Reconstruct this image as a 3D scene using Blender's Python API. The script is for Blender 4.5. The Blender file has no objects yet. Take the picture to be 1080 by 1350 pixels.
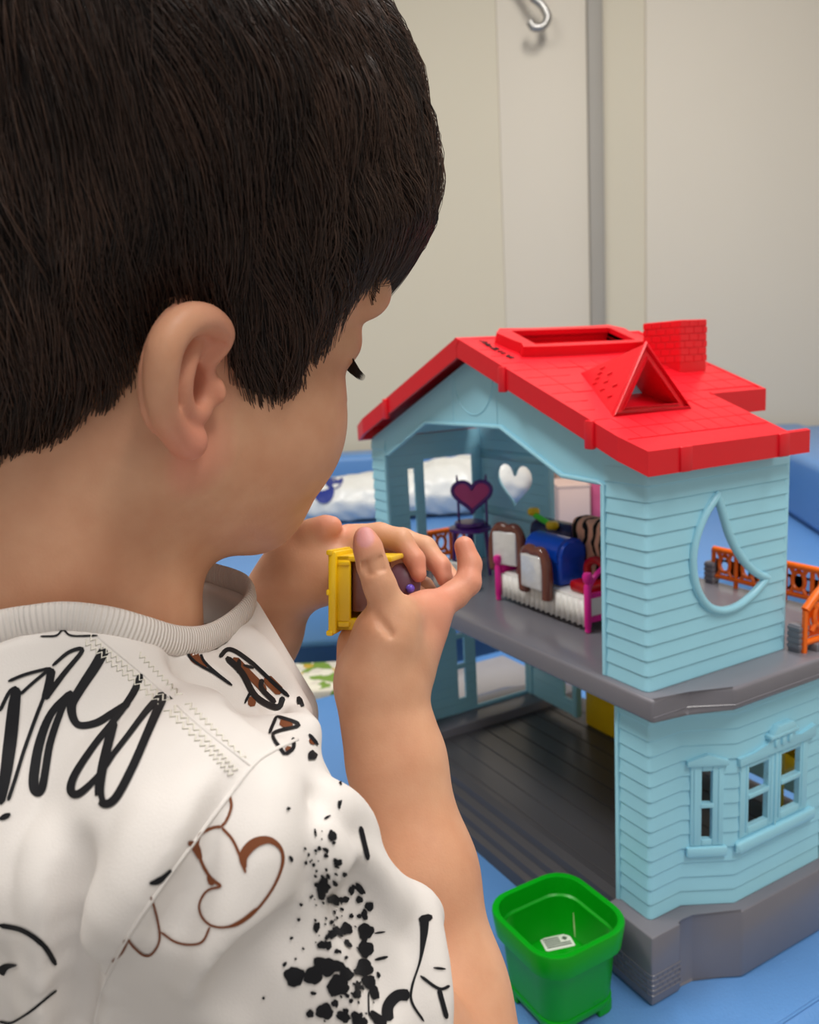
import bpy, bmesh, math, random
import numpy as np
from mathutils import Vector, Matrix
from mathutils.bvhtree import BVHTree

random.seed(7)
np.random.seed(7)
SC = bpy.context.scene
COL = SC.collection

# ------------------------------------------------------------------ camera
# world axes: the toy house stands with its near corner at the origin, its open
# gable side facing -Y and its moon-window side facing +X; table top is z = 0.
F_PX = 1071.0
YAW, PITCH, ROLL = 2.63984765, 0.1789959, -0.05451909
_f = np.array([math.cos(PITCH) * math.cos(YAW), math.cos(PITCH) * math.sin(YAW), -math.sin(PITCH)])
_r = np.array([math.sin(YAW), -math.cos(YAW), 0.0])
_u = np.cross(_r, _f)
RGT = _r * math.cos(ROLL) + _u * math.sin(ROLL)
UP = -_r * math.sin(ROLL) + _u * math.cos(ROLL)
FWD = _f
CAM = np.array([0.3826, -0.3913, 0.4759])
H_R, H_F = _r, np.array([math.cos(YAW), math.sin(YAW), 0.0])      # level right / level forward


def W(px, py, d):
    """A surveyed point of the place: image bearing plus its measured distance."""
    return CAM + d * (FWD + RGT * ((px - 540) / F_PX) - UP * ((py - 675) / F_PX))


def G(r, f, z):
    """A point given by metres to the right, metres ahead and height."""
    p = CAM + H_R * r + H_F * f
    return np.array([p[0], p[1], z])


cam_data = bpy.data.cameras.new('camera')
cam = bpy.data.objects.new('camera', cam_data)
COL.objects.link(cam)
cam.matrix_world = Matrix(((RGT[0], UP[0], -FWD[0], CAM[0]), (RGT[1], UP[1], -FWD[1], CAM[1]),
                           (RGT[2], UP[2], -FWD[2], CAM[2]), (0, 0, 0, 1)))
cam_data.sensor_fit = 'HORIZONTAL'
cam_data.sensor_width = 36.0
cam_data.lens = 36.0 * F_PX / 1080.0
cam_data.clip_start = 0.02
cam_data.dof.use_dof = True
cam_data.dof.focus_distance = 0.33
cam_data.dof.aperture_fstop = 19.0
SC.camera = cam

# ------------------------------------------------------------------ light
world = bpy.data.worlds.new('room_light')
SC.world = world
world.use_nodes = True
bg = world.node_tree.nodes['Background']
bg.inputs[0].default_value = (1.0, 0.97, 0.93, 1)
bg.inputs[1].default_value = 0.42
SC.view_settings.view_transform = 'Standard'
SC.view_settings.look = 'None'
SC.view_settings.gamma = 1.0
SC.view_settings.use_curve_mapping = False
SC.view_settings.exposure = 0.45

CEIL_Z = 2.05
LIGHTS = [(G(0.55, 0.95, CEIL_Z - 0.03), 15.0), (G(-0.85, 0.45, CEIL_Z - 0.03), 17.0), (G(0.70, -0.40, CEIL_Z - 0.03), 14.0)]
for _p, _e in LIGHTS:
    ld = bpy.data.lights.new('ceiling_panel_light', 'AREA')
    ld.shape = 'RECTANGLE'
    ld.size, ld.size_y = 1.15, 0.28
    ld.energy = _e
    ld.color = (1.0, 0.965, 0.91)
    lo = bpy.data.objects.new('ceiling_panel_light', ld)
    COL.objects.link(lo)
    lo.location = _p
    lo.rotation_euler = (0, 0, YAW)


# ------------------------------------------------------------------ materials
def srgb(r, g, b):
    return tuple(((c / 255) / 12.92 if c / 255 <= 0.04045 else ((c / 255 + 0.055) / 1.055) ** 2.4) for c in (r, g, b)) + (1,)


def mat(name, col, rough=0.4, spec=0.5, noise=0.0, nscale=60.0, bump=0.0, bscale=300.0, metal=0.0, sss=0.0, sss_r=(1, .35, .2),
        coat=0.0, trans=0.0, alpha=None, emit=None, estr=0.0):
    m = bpy.data.materials.new(name)
    m.use_nodes = True
    nt = m.node_tree
    b = nt.nodes['Principled BSDF']
    b.inputs['Base Color'].default_value = col
    b.inputs['Roughness'].default_value = rough
    b.inputs['Specular IOR Level'].default_value = spec
    b.inputs['Metallic'].default_value = metal
    b.inputs['Coat Weight'].default_value = coat
    b.inputs['Transmission Weight'].default_value = trans
    if sss:
        b.inputs['Subsurface Weight'].default_value = sss
        b.inputs['Subsurface Radius'].default_value = sss_r
        b.inputs['Subsurface Scale'].default_value = 0.006
    if alpha is not None:
        b.inputs['Alpha'].default_value = alpha
    if emit:
        b.inputs['Emission Color'].default_value = emit
        b.inputs['Emission Strength'].default_value = estr
    tc = nt.nodes.new('ShaderNodeTexCoord')
    if noise:
        n = nt.nodes.new('ShaderNodeTexNoise')
        n.inputs['Scale'].default_value = nscale
        n.inputs['Detail'].default_value = 3
        nt.links.new(tc.outputs['Object'], n.inputs['Vector'])
        mx = nt.nodes.new('ShaderNodeMix')
        mx.data_type = 'RGBA'
        mx.inputs[6].default_value = tuple(c * (1 - noise) for c in col[:3]) + (1,)
        mx.inputs[7].default_value = tuple(min(1, c * (1 + noise)) for c in col[:3]) + (1,)
        nt.links.new(n.outputs['Fac'], mx.inputs[0])
        nt.links.new(mx.outputs[2], b.inputs['Base Color'])
    if bump:
        n2 = nt.nodes.new('ShaderNodeTexNoise')
        n2.inputs['Scale'].default_value = bscale
        n2.inputs['Detail'].default_value = 4
        nt.links.new(tc.outputs['Object'], n2.inputs['Vector'])
        bp = nt.nodes.new('ShaderNodeBump')
        bp.inputs['Strength'].default_value = bump
        bp.inputs['Distance'].default_value = 0.001
        nt.links.new(n2.outputs['Fac'], bp.inputs['Height'])
        nt.links.new(bp.outputs['Normal'], b.inputs['Normal'])
    return m


M = {}
M['sky_plastic'] = mat('light_blue_plastic', srgb(160, 220, 240), 0.32, 0.5, noise=0.03, nscale=25, sss=0.0)
M['red_plastic'] = mat('red_plastic', srgb(222, 14, 34), 0.33, 0.5, noise=0.04, nscale=40, bump=0.12, bscale=160)
M['grey_plastic'] = mat('grey_plastic', srgb(120, 118, 126), 0.24, 0.5, noise=0.05, nscale=30)
M['dark_floor'] = mat('charcoal_plastic', srgb(74, 73, 77), 0.34, 0.4, noise=0.06, nscale=20)
M['green_plastic'] = mat('green_plastic', srgb(0, 156, 16), 0.34, 0.35, noise=0.03)
M['orange_plastic'] = mat('orange_plastic', srgb(252, 112, 14), 0.35, 0.5, noise=0.04)
M['pink_plastic'] = mat('pink_plastic', srgb(228, 28, 150), 0.3, 0.5, noise=0.03)
M['purple_plastic'] = mat('purple_plastic', srgb(84, 36, 128), 0.3, 0.5, noise=0.03)
M['plum_mirror'] = mat('magenta_mirror', srgb(190, 60, 130), 0.12, 0.6, noise=0.15, nscale=40)
M['yellow_plastic'] = mat('yellow_plastic', srgb(238, 196, 12), 0.35, 0.5, noise=0.05)
M['blue_toy'] = mat('royal_blue_plastic', srgb(14, 72, 190), 0.25, 0.5, noise=0.04)
M['navy_toy'] = mat('navy_plastic', srgb(38, 40, 92), 0.25, 0.5, noise=0.04)
M['brown_toy'] = mat('glossy_brown_plastic', srgb(112, 62, 50), 0.18, 0.6, noise=0.1, nscale=80)
M['chrome'] = mat('silver_foil', srgb(240, 240, 242), 0.22, 0.8, metal=0.35, noise=0.12, nscale=120, bump=0.9, bscale=140)
M['white_plastic'] = mat('white_plastic', srgb(232, 230, 226), 0.4, 0.5, noise=0.02)
M['lime_toy'] = mat('lime_plastic', srgb(80, 225, 40), 0.3, 0.5, noise=0.03)
M['crimson_toy'] = mat('dark_red_plastic', srgb(176, 14, 24), 0.25, 0.5, noise=0.05)
M['black_ink'] = mat('black_ink', srgb(24, 24, 28), 0.6, 0.2, noise=0.05)
M['couch_blue'] = mat('blue_vinyl', srgb(92, 142, 202), 0.31, 0.5, noise=0.05, nscale=9, bump=0.5, bscale=520)
M['wall_paint'] = mat('cream_wall_paint', srgb(212, 204, 190), 0.75, 0.2, noise=0.03, nscale=2.2, bump=0.05, bscale=60)
M['wall_yellow'] = mat('warm_cream_wall_paint', srgb(207, 199, 180), 0.75, 0.2, noise=0.03, nscale=2.0, bump=0.05, bscale=60)
M['trim_grey'] = mat('grey_trim_paint', srgb(158, 153, 145), 0.55, 0.3, noise=0.04, nscale=6)
M['ceiling'] = mat('white_ceiling_board', srgb(228, 226, 220), 0.85, 0.1, noise=0.02)
M['floor'] = mat('grey_vinyl_floor', srgb(150, 150, 150), 0.5, 0.3, noise=0.05, nscale=8)
M['lamp'] = mat('lamp_diffuser', (1, 1, 1, 1), 0.5, 0.2, noise=0.01, emit=(1, 0.97, 0.92, 1), estr=3.0)
M['steel'] = mat('brushed_steel', srgb(170, 168, 165), 0.35, 0.5, metal=0.8, noise=0.05)


# ------------------------------------------------------------------ mesh helpers
def tag(o, label=None, cat=None, group=None, kind=None):
    if label: o['label'] = label
    if cat: o['category'] = cat
    if group: o['group'] = group
    if kind: o['kind'] = kind
    return o


def empty(name, loc, label=None, cat=None, group=None, parent=None):
    o = bpy.data.objects.new(name, None)
    COL.objects.link(o)
    o.location = tuple(loc)
    o.empty_display_size = 0.02
    if parent is not None:
        set_parent(o, parent)
    return tag(o, label, cat, group)


def set_parent(o, p):
    o.parent = p
    o.matrix_parent_inverse = Matrix.Translation(-p.location)


def link_mesh(name, me, m, parent=None, smooth=False, angle=None):
    o = bpy.data.objects.new(name, me)
    COL.objects.link(o)
    if m is not None:
        me.materials.append(M[m] if isinstance(m, str) else m)
    if smooth:
        me.polygons.foreach_set('use_smooth', [True] * len(me.polygons))
    if angle is not None:
        me.polygons.foreach_set('use_smooth', [True] * len(me.polygons))
        me.set_sharp_from_angle(angle=math.radians(angle))
    if parent is not None:
        set_parent(o, parent)
    return o


def mesh(name, verts, faces, m, parent=None, smooth=False, angle=None):
    me = bpy.data.meshes.new(name)
    me.from_pydata([tuple(v) for v in verts], [], faces)
    me.update()
    return link_mesh(name, me, m, parent, smooth, angle)


def bm_obj(name, bm, m, parent=None, smooth=False, angle=None):
    me = bpy.data.meshes.new(name)
    bmesh.ops.recalc_face_normals(bm, faces=bm.faces)
    bm.to_mesh(me)
    bm.free()
    return link_mesh(name, me, m, parent, smooth, angle)


def add_box(bm, x0, x1, y0, y1, z0, z1, bev=0.0, seg=2, mw=None):
    r = bmesh.ops.create_cube(bm, size=1.0)
    vs = r['verts']
    for v in vs:
        v.co = Vector((x0 + (v.co.x + .5) * (x1 - x0), y0 + (v.co.y + .5) * (y1 - y0), z0 + (v.co.z + .5) * (z1 - z0)))
    out = set(vs)
    if bev > 0:
        es = list({e for v in vs for e in v.link_edges})
        rr = bmesh.ops.bevel(bm, geom=es, offset=bev, segments=seg, affect='EDGES', profile=0.5, clamp_overlap=True)
        out = set(rr['verts']) | {v for v in vs if v.is_valid}
    if mw is not None:
        for v in out:
            if v.is_valid: v.co = mw @ v.co
    return out


def box(name, x0, x1, y0, y1, z0, z1, m, parent=None, bev=0.0, seg=2, mw=None):
    bm = bmesh.new()
    add_box(bm, x0, x1, y0, y1, z0, z1, bev, seg, mw)
    return bm_obj(name, bm, m, parent, angle=35 if bev else None)


def add_prism(bm, pts, z0, z1, bev=0.0, seg=2, fn=None):
    """Polygon pts (x,y) extruded z0..z1, fn maps a local (x,y,z) to world."""
    vb = [bm.verts.new((p[0], p[1], z0)) for p in pts]
    vt = [bm.verts.new((p[0], p[1], z1)) for p in pts]
    n = len(pts)
    fs = [bm.faces.new(vt), bm.faces.new(vb[::-1])]
    for i in range(n):
        fs.append(bm.faces.new((vb[i], vb[(i + 1) % n], vt[(i + 1) % n], vt[i])))
    allv = set(vb + vt)
    if bev > 0:
        es = list({e for f in fs for e in f.edges})
        rr = bmesh.ops.bevel(bm, geom=es, offset=bev, segments=seg, affect='EDGES', profile=0.5, clamp_overlap=True)
        allv = set(rr['verts']) | {v for v in allv if v.is_valid}
    if fn:
        for v in allv:
            if v.is_valid: v.co = Vector(fn(*v.co))
    return allv


def prism(name, pts, z0, z1, m, parent=None, bev=0.0, seg=2, fn=None):
    bm = bmesh.new()
    add_prism(bm, pts, z0, z1, bev, seg, fn)
    return bm_obj(name, bm, m, parent, angle=35)


def add_tube(bm, pts, rad, n=8, closed=False, caps=True, flat=1.0, ref=None):
    pts = [Vector(p) for p in pts]
    N = len(pts)
    rads = rad if isinstance(rad, (list, tuple)) else [rad] * N
    rings = []
    prev = None
    for i in range(N):
        a = pts[(i - 1) % N] if (closed or i > 0) else pts[i]
        b = pts[(i + 1) % N] if (closed or i < N - 1) else pts[i]
        t = (b - a).normalized()
        if ref is not None:
            u = (Vector(ref) - t * t.dot(Vector(ref))).normalized()
        elif prev is None:
            h = Vector((0, 0, 1)) if abs(t.z) < 0.9 else Vector((1, 0, 0))
            u = (h - t * t.dot(h)).normalized()
        else:
            u = (prev - t * t.dot(prev)).normalized()
        prev = u
        v = t.cross(u)
        rings.append([bm.verts.new(pts[i] + rads[i] * (u * math.cos(2 * math.pi * k / n) * flat + v * math.sin(2 * math.pi * k / n))) for k in range(n)])
    for i in range(N if closed else N - 1):
        A, B = rings[i], rings[(i + 1) % N]
        for k in range(n):
            bm.faces.new((A[k], A[(k + 1) % n], B[(k + 1) % n], B[k]))
    if caps and not closed:
        bm.faces.new(rings[0][::-1])
        bm.faces.new(rings[-1])
    return rings


def tube(name, pts, rad, m, parent=None, n=8, closed=False, flat=1.0, ref=None):
    bm = bmesh.new()
    add_tube(bm, pts, rad, n, closed, True, flat, ref)
    return bm_obj(name, bm, m, parent, angle=50)


def add_lathe(bm, c, prof, n=20, ax='z'):
    """prof: list of (r, h)."""
    rings = []
    for r, h in prof:
        rings.append([bm.verts.new(Vector(c) + Vector((r * math.cos(2 * math.pi * k / n), r * math.sin(2 * math.pi * k / n), h))) for k in range(n)])
    for i in range(len(prof) - 1):
        for k in range(n):
            bm.faces.new((rings[i][k], rings[i][(k + 1) % n], rings[i + 1][(k + 1) % n], rings[i + 1][k]))
    bm.faces.new(rings[0][::-1])
    bm.faces.new(rings[-1])


def lathe(name, c, prof, m, parent=None, n=20):
    bm = bmesh.new()
    add_lathe(bm, c, prof, n)
    return bm_obj(name, bm, m, parent, angle=40)


def smooth_path(pts, n=8, closed=False):
    """Catmull-Rom through pts (any dimension)."""
    P = [np.array(p, float) for p in pts]
    N = len(P)
    out = []
    rng = range(N) if closed else range(N - 1)
    for i in rng:
        p0 = P[(i - 1) % N] if (closed or i > 0) else 2 * P[0] - P[1]
        p1, p2 = P[i], P[(i + 1) % N]
        p3 = P[(i + 2) % N] if (closed or i < N - 2) else 2 * P[-1] - P[-2]
        for k in range(n):
            t = k / n
            out.append(0.5 * ((2 * p1) + (-p0 + p2) * t + (2 * p0 - 5 * p1 + 4 * p2 - p3) * t * t + (-p0 + 3 * p1 - 3 * p2 + p3) * t ** 3))
    if not closed: out.append(P[-1])
    return out


def boolean_cut(o, cutter):
    md = o.modifiers.new('cut', 'BOOLEAN')
    md.operation = 'DIFFERENCE'
    md.object = cutter
    md.solver = 'EXACT'
    bpy.context.view_layer.update()
    dg = bpy.context.evaluated_depsgraph_get()
    me = bpy.data.meshes.new_from_object(o.evaluated_get(dg))
    o.modifiers.remove(md)
    o.data = me


def split_islands(o):
    """Give every separate piece of a cut mesh an object of its own."""
    bm = bmesh.new()
    bm.from_mesh(o.data)
    todo, isl = set(bm.verts), []
    while todo:
        st = [todo.pop()]; g = set(st)
        while st:
            v = st.pop()
            for e in v.link_edges:
                w = e.other_vert(v)
                if w in todo: todo.remove(w); g.add(w); st.append(w)
        isl.append({v.index for v in g})
    bm.free()
    if len(isl) < 2: return
    src = o.data
    for n_, keep in enumerate(isl):
        b2 = bmesh.new(); b2.from_mesh(src); b2.verts.ensure_lookup_table()
        bmesh.ops.delete(b2, geom=[v for v in b2.verts if v.index not in keep], context='VERTS')
        me = bpy.data.meshes.new(src.name); b2.to_mesh(me); b2.free()
        for m_ in src.materials: me.materials.append(m_)
        if n_ == 0: o.data = me
        else:
            c = o.copy(); c.data = me; COL.objects.link(c)
# ================================================================== the room
FLOOR_Z = -0.50
WALL_D = 2.46


def room_fn(x, y, z):
    return G(x, y, z)


def room_box(name, x0, x1, y0, y1, z0, z1, m, parent=None, bev=0.0, seg=2):
    bm = bmesh.new()
    add_prism(bm, [(x0, y0), (x1, y0), (x1, y1), (x0, y1)], z0, z1, bev, seg, room_fn)
    return bm_obj(name, bm, m, parent, angle=35 if bev else None)


def structure(o):
    o['kind'] = 'structure'
    return o


structure(room_box('floor', -2.6, 2.6, -1.9, WALL_D + 0.3, FLOOR_Z - 0.1, FLOOR_Z, 'floor'))
structure(room_box('ceiling', -2.6, 2.6, -1.9, WALL_D + 0.3, CEIL_Z, CEIL_Z + 0.1, 'ceiling'))
# the far wall steps in and out: recess, panel, grey joint strip, narrow pier, panel
structure(room_box('wall_back', -2.6, 0.315, WALL_D + 0.006, WALL_D + 0.3, FLOOR_Z, CEIL_Z, 'wall_yellow'))
structure(room_box('wall_panel', 0.315, 0.565, WALL_D, WALL_D + 0.3, FLOOR_Z, CEIL_Z, 'wall_paint', bev=0.003))
structure(room_box('trim_1', 0.565, 0.61, WALL_D - 0.012, WALL_D + 0.3, FLOOR_Z, CEIL_Z, 'trim_grey', bev=0.008))
structure(room_box('wall_pier', 0.61, 0.73, WALL_D + 0.012, WALL_D + 0.3, FLOOR_Z, CEIL_Z, 'wall_yellow'))
structure(room_box('wall_back_panel', 0.73, 2.6, WALL_D, WALL_D + 0.3, FLOOR_Z, CEIL_Z, 'wall_paint', bev=0.01))
structure(room_box('wall_right', 2.5, 2.6, -1.9, WALL_D, FLOOR_Z, CEIL_Z, 'wall_paint'))
structure(room_box('wall_left', -2.6, -2.5, -1.9, WALL_D, FLOOR_Z, CEIL_Z, 'wall_paint'))

# ceiling lamps
for i, (p, e) in enumerate(LIGHTS):
    rel = np.array(p) - CAM
    rx, fy = float(rel @ H_R), float(rel @ H_F)
    t = empty('ceiling_light', (p[0], p[1], CEIL_Z - 0.02),
              ['long ceiling light panel ahead on the right', 'long ceiling light panel ahead on the left', 'long ceiling light panel overhead'][i],
              'ceiling light', 'ceiling light panels')
    room_box('lamp_frame', rx - 0.17, rx + 0.17, fy - 0.6, fy + 0.6, CEIL_Z - 0.02, CEIL_Z, 'white_plastic', t, 0.004)
    room_box('diffuser', rx - 0.14, rx + 0.14, fy - 0.575, fy + 0.575, CEIL_Z - 0.024, CEIL_Z - 0.019, 'lamp', t)

# hook fixed high on the wall panel
hk = empty('wall_hook', G(0.41, WALL_D - 0.02, 1.360), 'small metal hook fixed high on the cream wall', 'hook')
room_box('back_plate', 0.352, 0.386, WALL_D - 0.008, WALL_D, 1.455, 1.500, 'white_plastic', hk, 0.003)
tube('arm', smooth_path([G(0.37, WALL_D - 0.008, 1.478), G(0.375, WALL_D - 0.03, 1.475), G(0.395, WALL_D - 0.05, 1.455), G(0.413, WALL_D - 0.055, 1.428)], 5), 0.011, 'steel', hk)
tube('curl', smooth_path([G(0.413, WALL_D - 0.055, 1.430), G(0.435, WALL_D - 0.055, 1.410), G(0.447, WALL_D - 0.058, 1.380), G(0.432, WALL_D - 0.06, 1.358), G(0.408, WALL_D - 0.06, 1.358), G(0.398, WALL_D - 0.06, 1.372)], 5), 0.011, 'steel', hk)

# ------------------------------------------------------------------ couches
couch = empty('padded_couch', (-0.325, 0.12, FLOOR_Z), 'blue vinyl padded couch the toy house stands on', 'couch')


def cushion(name, x0, x1, y0, y1, z0, z1, bev, parent, fn=None, m='couch_blue'):
    bm = bmesh.new()
    add_prism(bm, [(x0, y0), (x1, y0), (x1, y1), (x0, y1)], z0, z1, bev, 5, fn)
    return bm_obj(name, bm, m, parent, angle=60)


cushion('cushion', -0.705, 0.083, -0.155, 0.40, -0.085, -0.0005, 0.03, couch)
box('frame', -0.68, 0.05, -0.11, 0.37, -0.26, -0.085, 'couch_blue', couch, 0.01)
for x in (-0.64, 0.01):
    for y in (-0.06, 0.32):
        box('leg', x - 0.025, x + 0.025, y - 0.025, y + 0.025, FLOOR_Z, -0.26, 'steel', couch, 0.004)
# stitched seam with a low welt along the couch's rounded near edge
tube('seam', [(0.0585, y, -0.0012) for y in np.linspace(-0.12, 0.37, 30)], 0.0013, 'couch_blue', couch, 6)

# the second couch across the room, with its back and side bolsters
far = empty('corner_couch', G(-0.2, 1.8, FLOOR_Z), 'blue vinyl corner couch with raised bolsters against the far wall', 'couch')
cushion('seat', -2.2, 2.2, 1.34, 2.36, 0.0, 0.10, 0.02, far, room_fn)
room_box('plinth', -2.15, 2.15, 1.40, 2.36, FLOOR_Z, 0.0, 'couch_blue', far)
cushion('back_bolster', -2.2, 2.2, 2.30, 2.44, 0.1, 0.232, 0.02, far, room_fn)


def side_fn(x, y, z):
    # side bolster runs along the corner line measured on the seat
    a, b = np.array([0.855, 1.85]), np.array([0.81, 1.60])
    d = (b - a) / np.linalg.norm(b - a)
    n = np.array([-d[1], d[0]])
    p = a + d * y + n * x
    return G(p[0], p[1], z)


cushion('side_bolster', 0.0, 0.22, -0.62, 0.6, 0.1, 0.243, 0.02, far, side_fn)
# ================================================================== toy house
HX = -0.2135                      # middle of the house across its gable


def mir(p):
    return (2 * HX - p[0], p[1])


M['porch_grey'] = mat('pale_grey_plastic', srgb(160, 156, 158), 0.4, 0.4, noise=0.05)
house = empty('dollhouse', (HX, 0.1, 0.0), 'light blue two-storey toy house with red roof on the blue couch', 'dollhouse')


def offset_path(path, off):
    """Open 2-D path shifted to its right-hand side by off (mitred)."""
    P = [np.array(p, float) for p in path]
    out = []
    for i in range(len(P)):
        ns = []
        if i > 0:
            d = P[i] - P[i - 1]; d /= np.linalg.norm(d); ns.append(np.array([d[1], -d[0]]))
        if i < len(P) - 1:
            d = P[i + 1] - P[i]; d /= np.linalg.norm(d); ns.append(np.array([d[1], -d[0]]))
        if len(ns) == 1:
            out.append(P[i] + ns[0] * off)
        else:
            m = ns[0] + ns[1]; m /= np.linalg.norm(m)
            out.append(P[i] + m * off / max(0.3, float(m @ ns[0])))
    return out


def round_corner(path, idx, r, n=4):
    P = [np.array(p, float) for p in path]
    a, b, c = P[idx - 1], P[idx], P[idx + 1]
    u = (a - b) / np.linalg.norm(a - b); v = (c - b) / np.linalg.norm(c - b)
    pts = []
    for k in range(n + 1):
        t = k / n
        p = (1 - t) ** 2 * (b + u * r) + 2 * t * (1 - t) * b + t * t * (b + v * r)
        pts.append(p)
    return P[:idx] + pts + P[idx + 1:]


def add_board(bm, path, z0, z1, lip=0.0011, th=0.0028):
    """One lap-siding board: outer face leans out towards its lower edge."""
    ob = offset_path(path, lip)
    ot = offset_path(path, 0.0)
    ib = offset_path(path, -th)
    g = 0.00025
    rows = []
    for i in range(len(path)):
        prof = [(ib[i], z0), (ob[i] * 0.7 + ot[i] * 0.3, z0 + 0.0), (ob[i], z0 + 0.0007), (ot[i], z1 - g), (ib[i], z1 - g)]
        rows.append([bm.verts.new((p[0], p[1], z)) for p, z in prof])
    for i in range(len(path) - 1):
        A, B = rows[i], rows[i + 1]
        for k in range(5):
            bm.faces.new((A[k], B[k], B[(k + 1) % 5], A[(k + 1) % 5]))
    bm.faces.new(rows[0][::-1])
    bm.faces.new(rows[-1])


def board(path, z0, z1, parent, m='sky_plastic', lip=0.0011):
    bm = bmesh.new()
    add_board(bm, path, z0, z1, lip)
    return bm_obj('siding_board', bm, m, parent, angle=30)


def sub_path(path, s0, s1):
    """Piece of a 2-D path between arc lengths s0 and s1."""
    P = [np.array(p, float) for p in path]
    acc = [0.0]
    for i in range(len(P) - 1): acc.append(acc[-1] + np.linalg.norm(P[i + 1] - P[i]))
    s0, s1 = max(s0, 0), min(s1, acc[-1])

    def pt(s):
        for i in range(len(P) - 1):
            if s <= acc[i + 1] + 1e-9:
                t = (s - acc[i]) / max(1e-9, acc[i + 1] - acc[i])
                return P[i] + (P[i + 1] - P[i]) * t
        return P[-1]
    return [pt(s0)] + [P[i] for i in range(len(P)) if s0 + 1e-6 < acc[i] < s1 - 1e-6] + [pt(s1)]


def path_len(path):
    return sum(np.linalg.norm(np.array(path[i + 1]) - np.array(path[i])) for i in range(len(path) - 1))


def wall_boards(path, z0, z1, n, parent, holes=(), cutter=None, zspan=None):
    """n boards from z0 to z1; holes = (s0, s1, za, zb) rectangles left open."""
    h = (z1 - z0) / n
    L = path_len(path)
    for k in range(n):
        a, b = z0 + k * h, z0 + (k + 1) * h
        hs = [q for q in holes if q[2] < b - 0.0008 and q[3] > a + 0.0008]
        ss = sorted({0.0, L} | {s for q in hs for s in q[:2]})
        cols = []
        for s0, s1 in zip(ss[:-1], ss[1:]):
            mid = (s0 + s1) / 2
            free = [(a, b)]
            for q in hs:
                if q[0] < mid < q[1]:
                    free = [iv for f0, f1 in free for iv in ((f0, min(f1, q[2])), (max(f0, q[3]), f1)) if iv[1] - iv[0] > 0.0008]
            if cols and cols[-1][2] == free: cols[-1] = (cols[-1][0], s1, free)
            else: cols.append((s0, s1, free))
        for s0, s1, free in cols:
            for za, zb in free:
                if s1 - s0 < 0.0012: continue
                o = board(sub_path(path, s0, s1), za, zb, parent)
                if cutter is not None and cutter[1] < zb and cutter[2] > za:
                    boolean_cut(o, cutter[0])
                    split_islands(o)


# --- base -----------------------------------------------------------------
B_R = [(0, 0), (0, 0.0295), (-0.0052, 0.0325), (-0.0045, 0.045), (0.0155, 0.0785), (0.0155, 0.190), (-0.0045, 0.2235), (-0.0045, 0.262)]
base_out = B_R + [mir(p) for p in reversed(B_R)]
# base is a tray: corner blocks and side ledges at 57 mm, floor lower, ridged front step
base = prism('base', [(-0.045, 0.001)] + B_R[1:] + [(-0.045, 0.262)], 0.0, 0.0567, 'grey_plastic', house, 0.0022, 2) if False else None
right_ledge = [(0, 0)] + B_R[1:] + [(-0.049, 0.262), (-0.049, 0.0)]
base = prism('base', right_ledge, 0.0, 0.0567, 'grey_plastic', house, 0.0022, 2)
prism('side_ledge', [mir(p) for p in right_ledge][::-1], 0.0, 0.0567, 'grey_plastic', base, 0.0022, 2)
prof = [(0.262, 0), (0.0015, 0), (0.0015, 0.013), (0.0065, 0.016), (0.0075, 0.0225), (0.0135, 0.0255), (0.0145, 0.032), (0.021, 0.035), (0.022, 0.0425), (0.029, 0.0455), (0.262, 0.0455)]
xl, xr = mir((-0.049, 0))[0] - 0.001, -0.048
v = [(xr, y, z) for y, z in prof] + [(xl, y, z) for y, z in prof]
n = len(prof)
fl = mesh('ground_floor', v, [tuple(range(n))[::-1], tuple(range(n, 2 * n))] + [(i, (i + 1) % n, n + (i + 1) % n, n + i) for i in range(n)], 'dark_floor', house)
fl.data.materials[0] = M['dark_floor']
# wide floor boards moulded into the ground floor
for k in range(9):
    y0 = 0.036 + k * 0.0245
    box('floor_plank', xl + 0.002, xr - 0.002, y0, y0 + 0.0235, 0.0452, 0.0464, 'dark_floor', fl, 0.0004, 1)
# brick relief rings round the corner block's foot
bm = bmesh.new()
ring = [(-0.045, 0.0), (0.0, 0.0), (0.0, 0.0295)]
ring = round_corner(ring, 1, 0.003, 3)
zz = [0.0085, 0.0127, 0.0169, 0.0211, 0.0253]
for z in zz:
    pp = offset_path(ring, 0.0001)
    add_tube(bm, [(p[0], p[1], z) for p in pp], 0.00055, 5)
for r in range(4):
    for k in range(6):
        y = 0.003 + k * 0.0052 + (0.0026 if r % 2 else 0)
        if y < 0.029:
            add_tube(bm, [(0.0001, y, zz[r]), (0.0001, y, zz[r + 1])], 0.00045, 4)
        x = -0.004 - k * 0.0075 - (0.0036 if r % 2 else 0)
        if x > -0.045: add_tube(bm, [(x, -0.0001, zz[r]), (x, -0.0001, zz[r + 1])], 0.00045, 4)
br = bm_obj('brick_relief', bm, 'grey_plastic', base, angle=60)
br['kind'] = 'stuff'

# --- storey slab ----------------------------------------------------------
S_R = [(0.0015, -0.001), (0.0019, 0.0311), (0.019, 0.0609), (0.0185, 0.205), (0.0019, 0.233), (0.0019, 0.268)]
slab = prism('storey_floor', S_R + [mir(p) for p in reversed(S_R)], 0.2236, 0.241, 'grey_plastic', house, 0.0026, 3)
bm = bmesh.new()
add_tube(bm, [(p[0], p[1], 0.2285) for p in offset_path(S_R, 0.0001)], 0.0005, 4)
bm_obj('slab_groove', bm, 'grey_plastic', slab)

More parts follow.
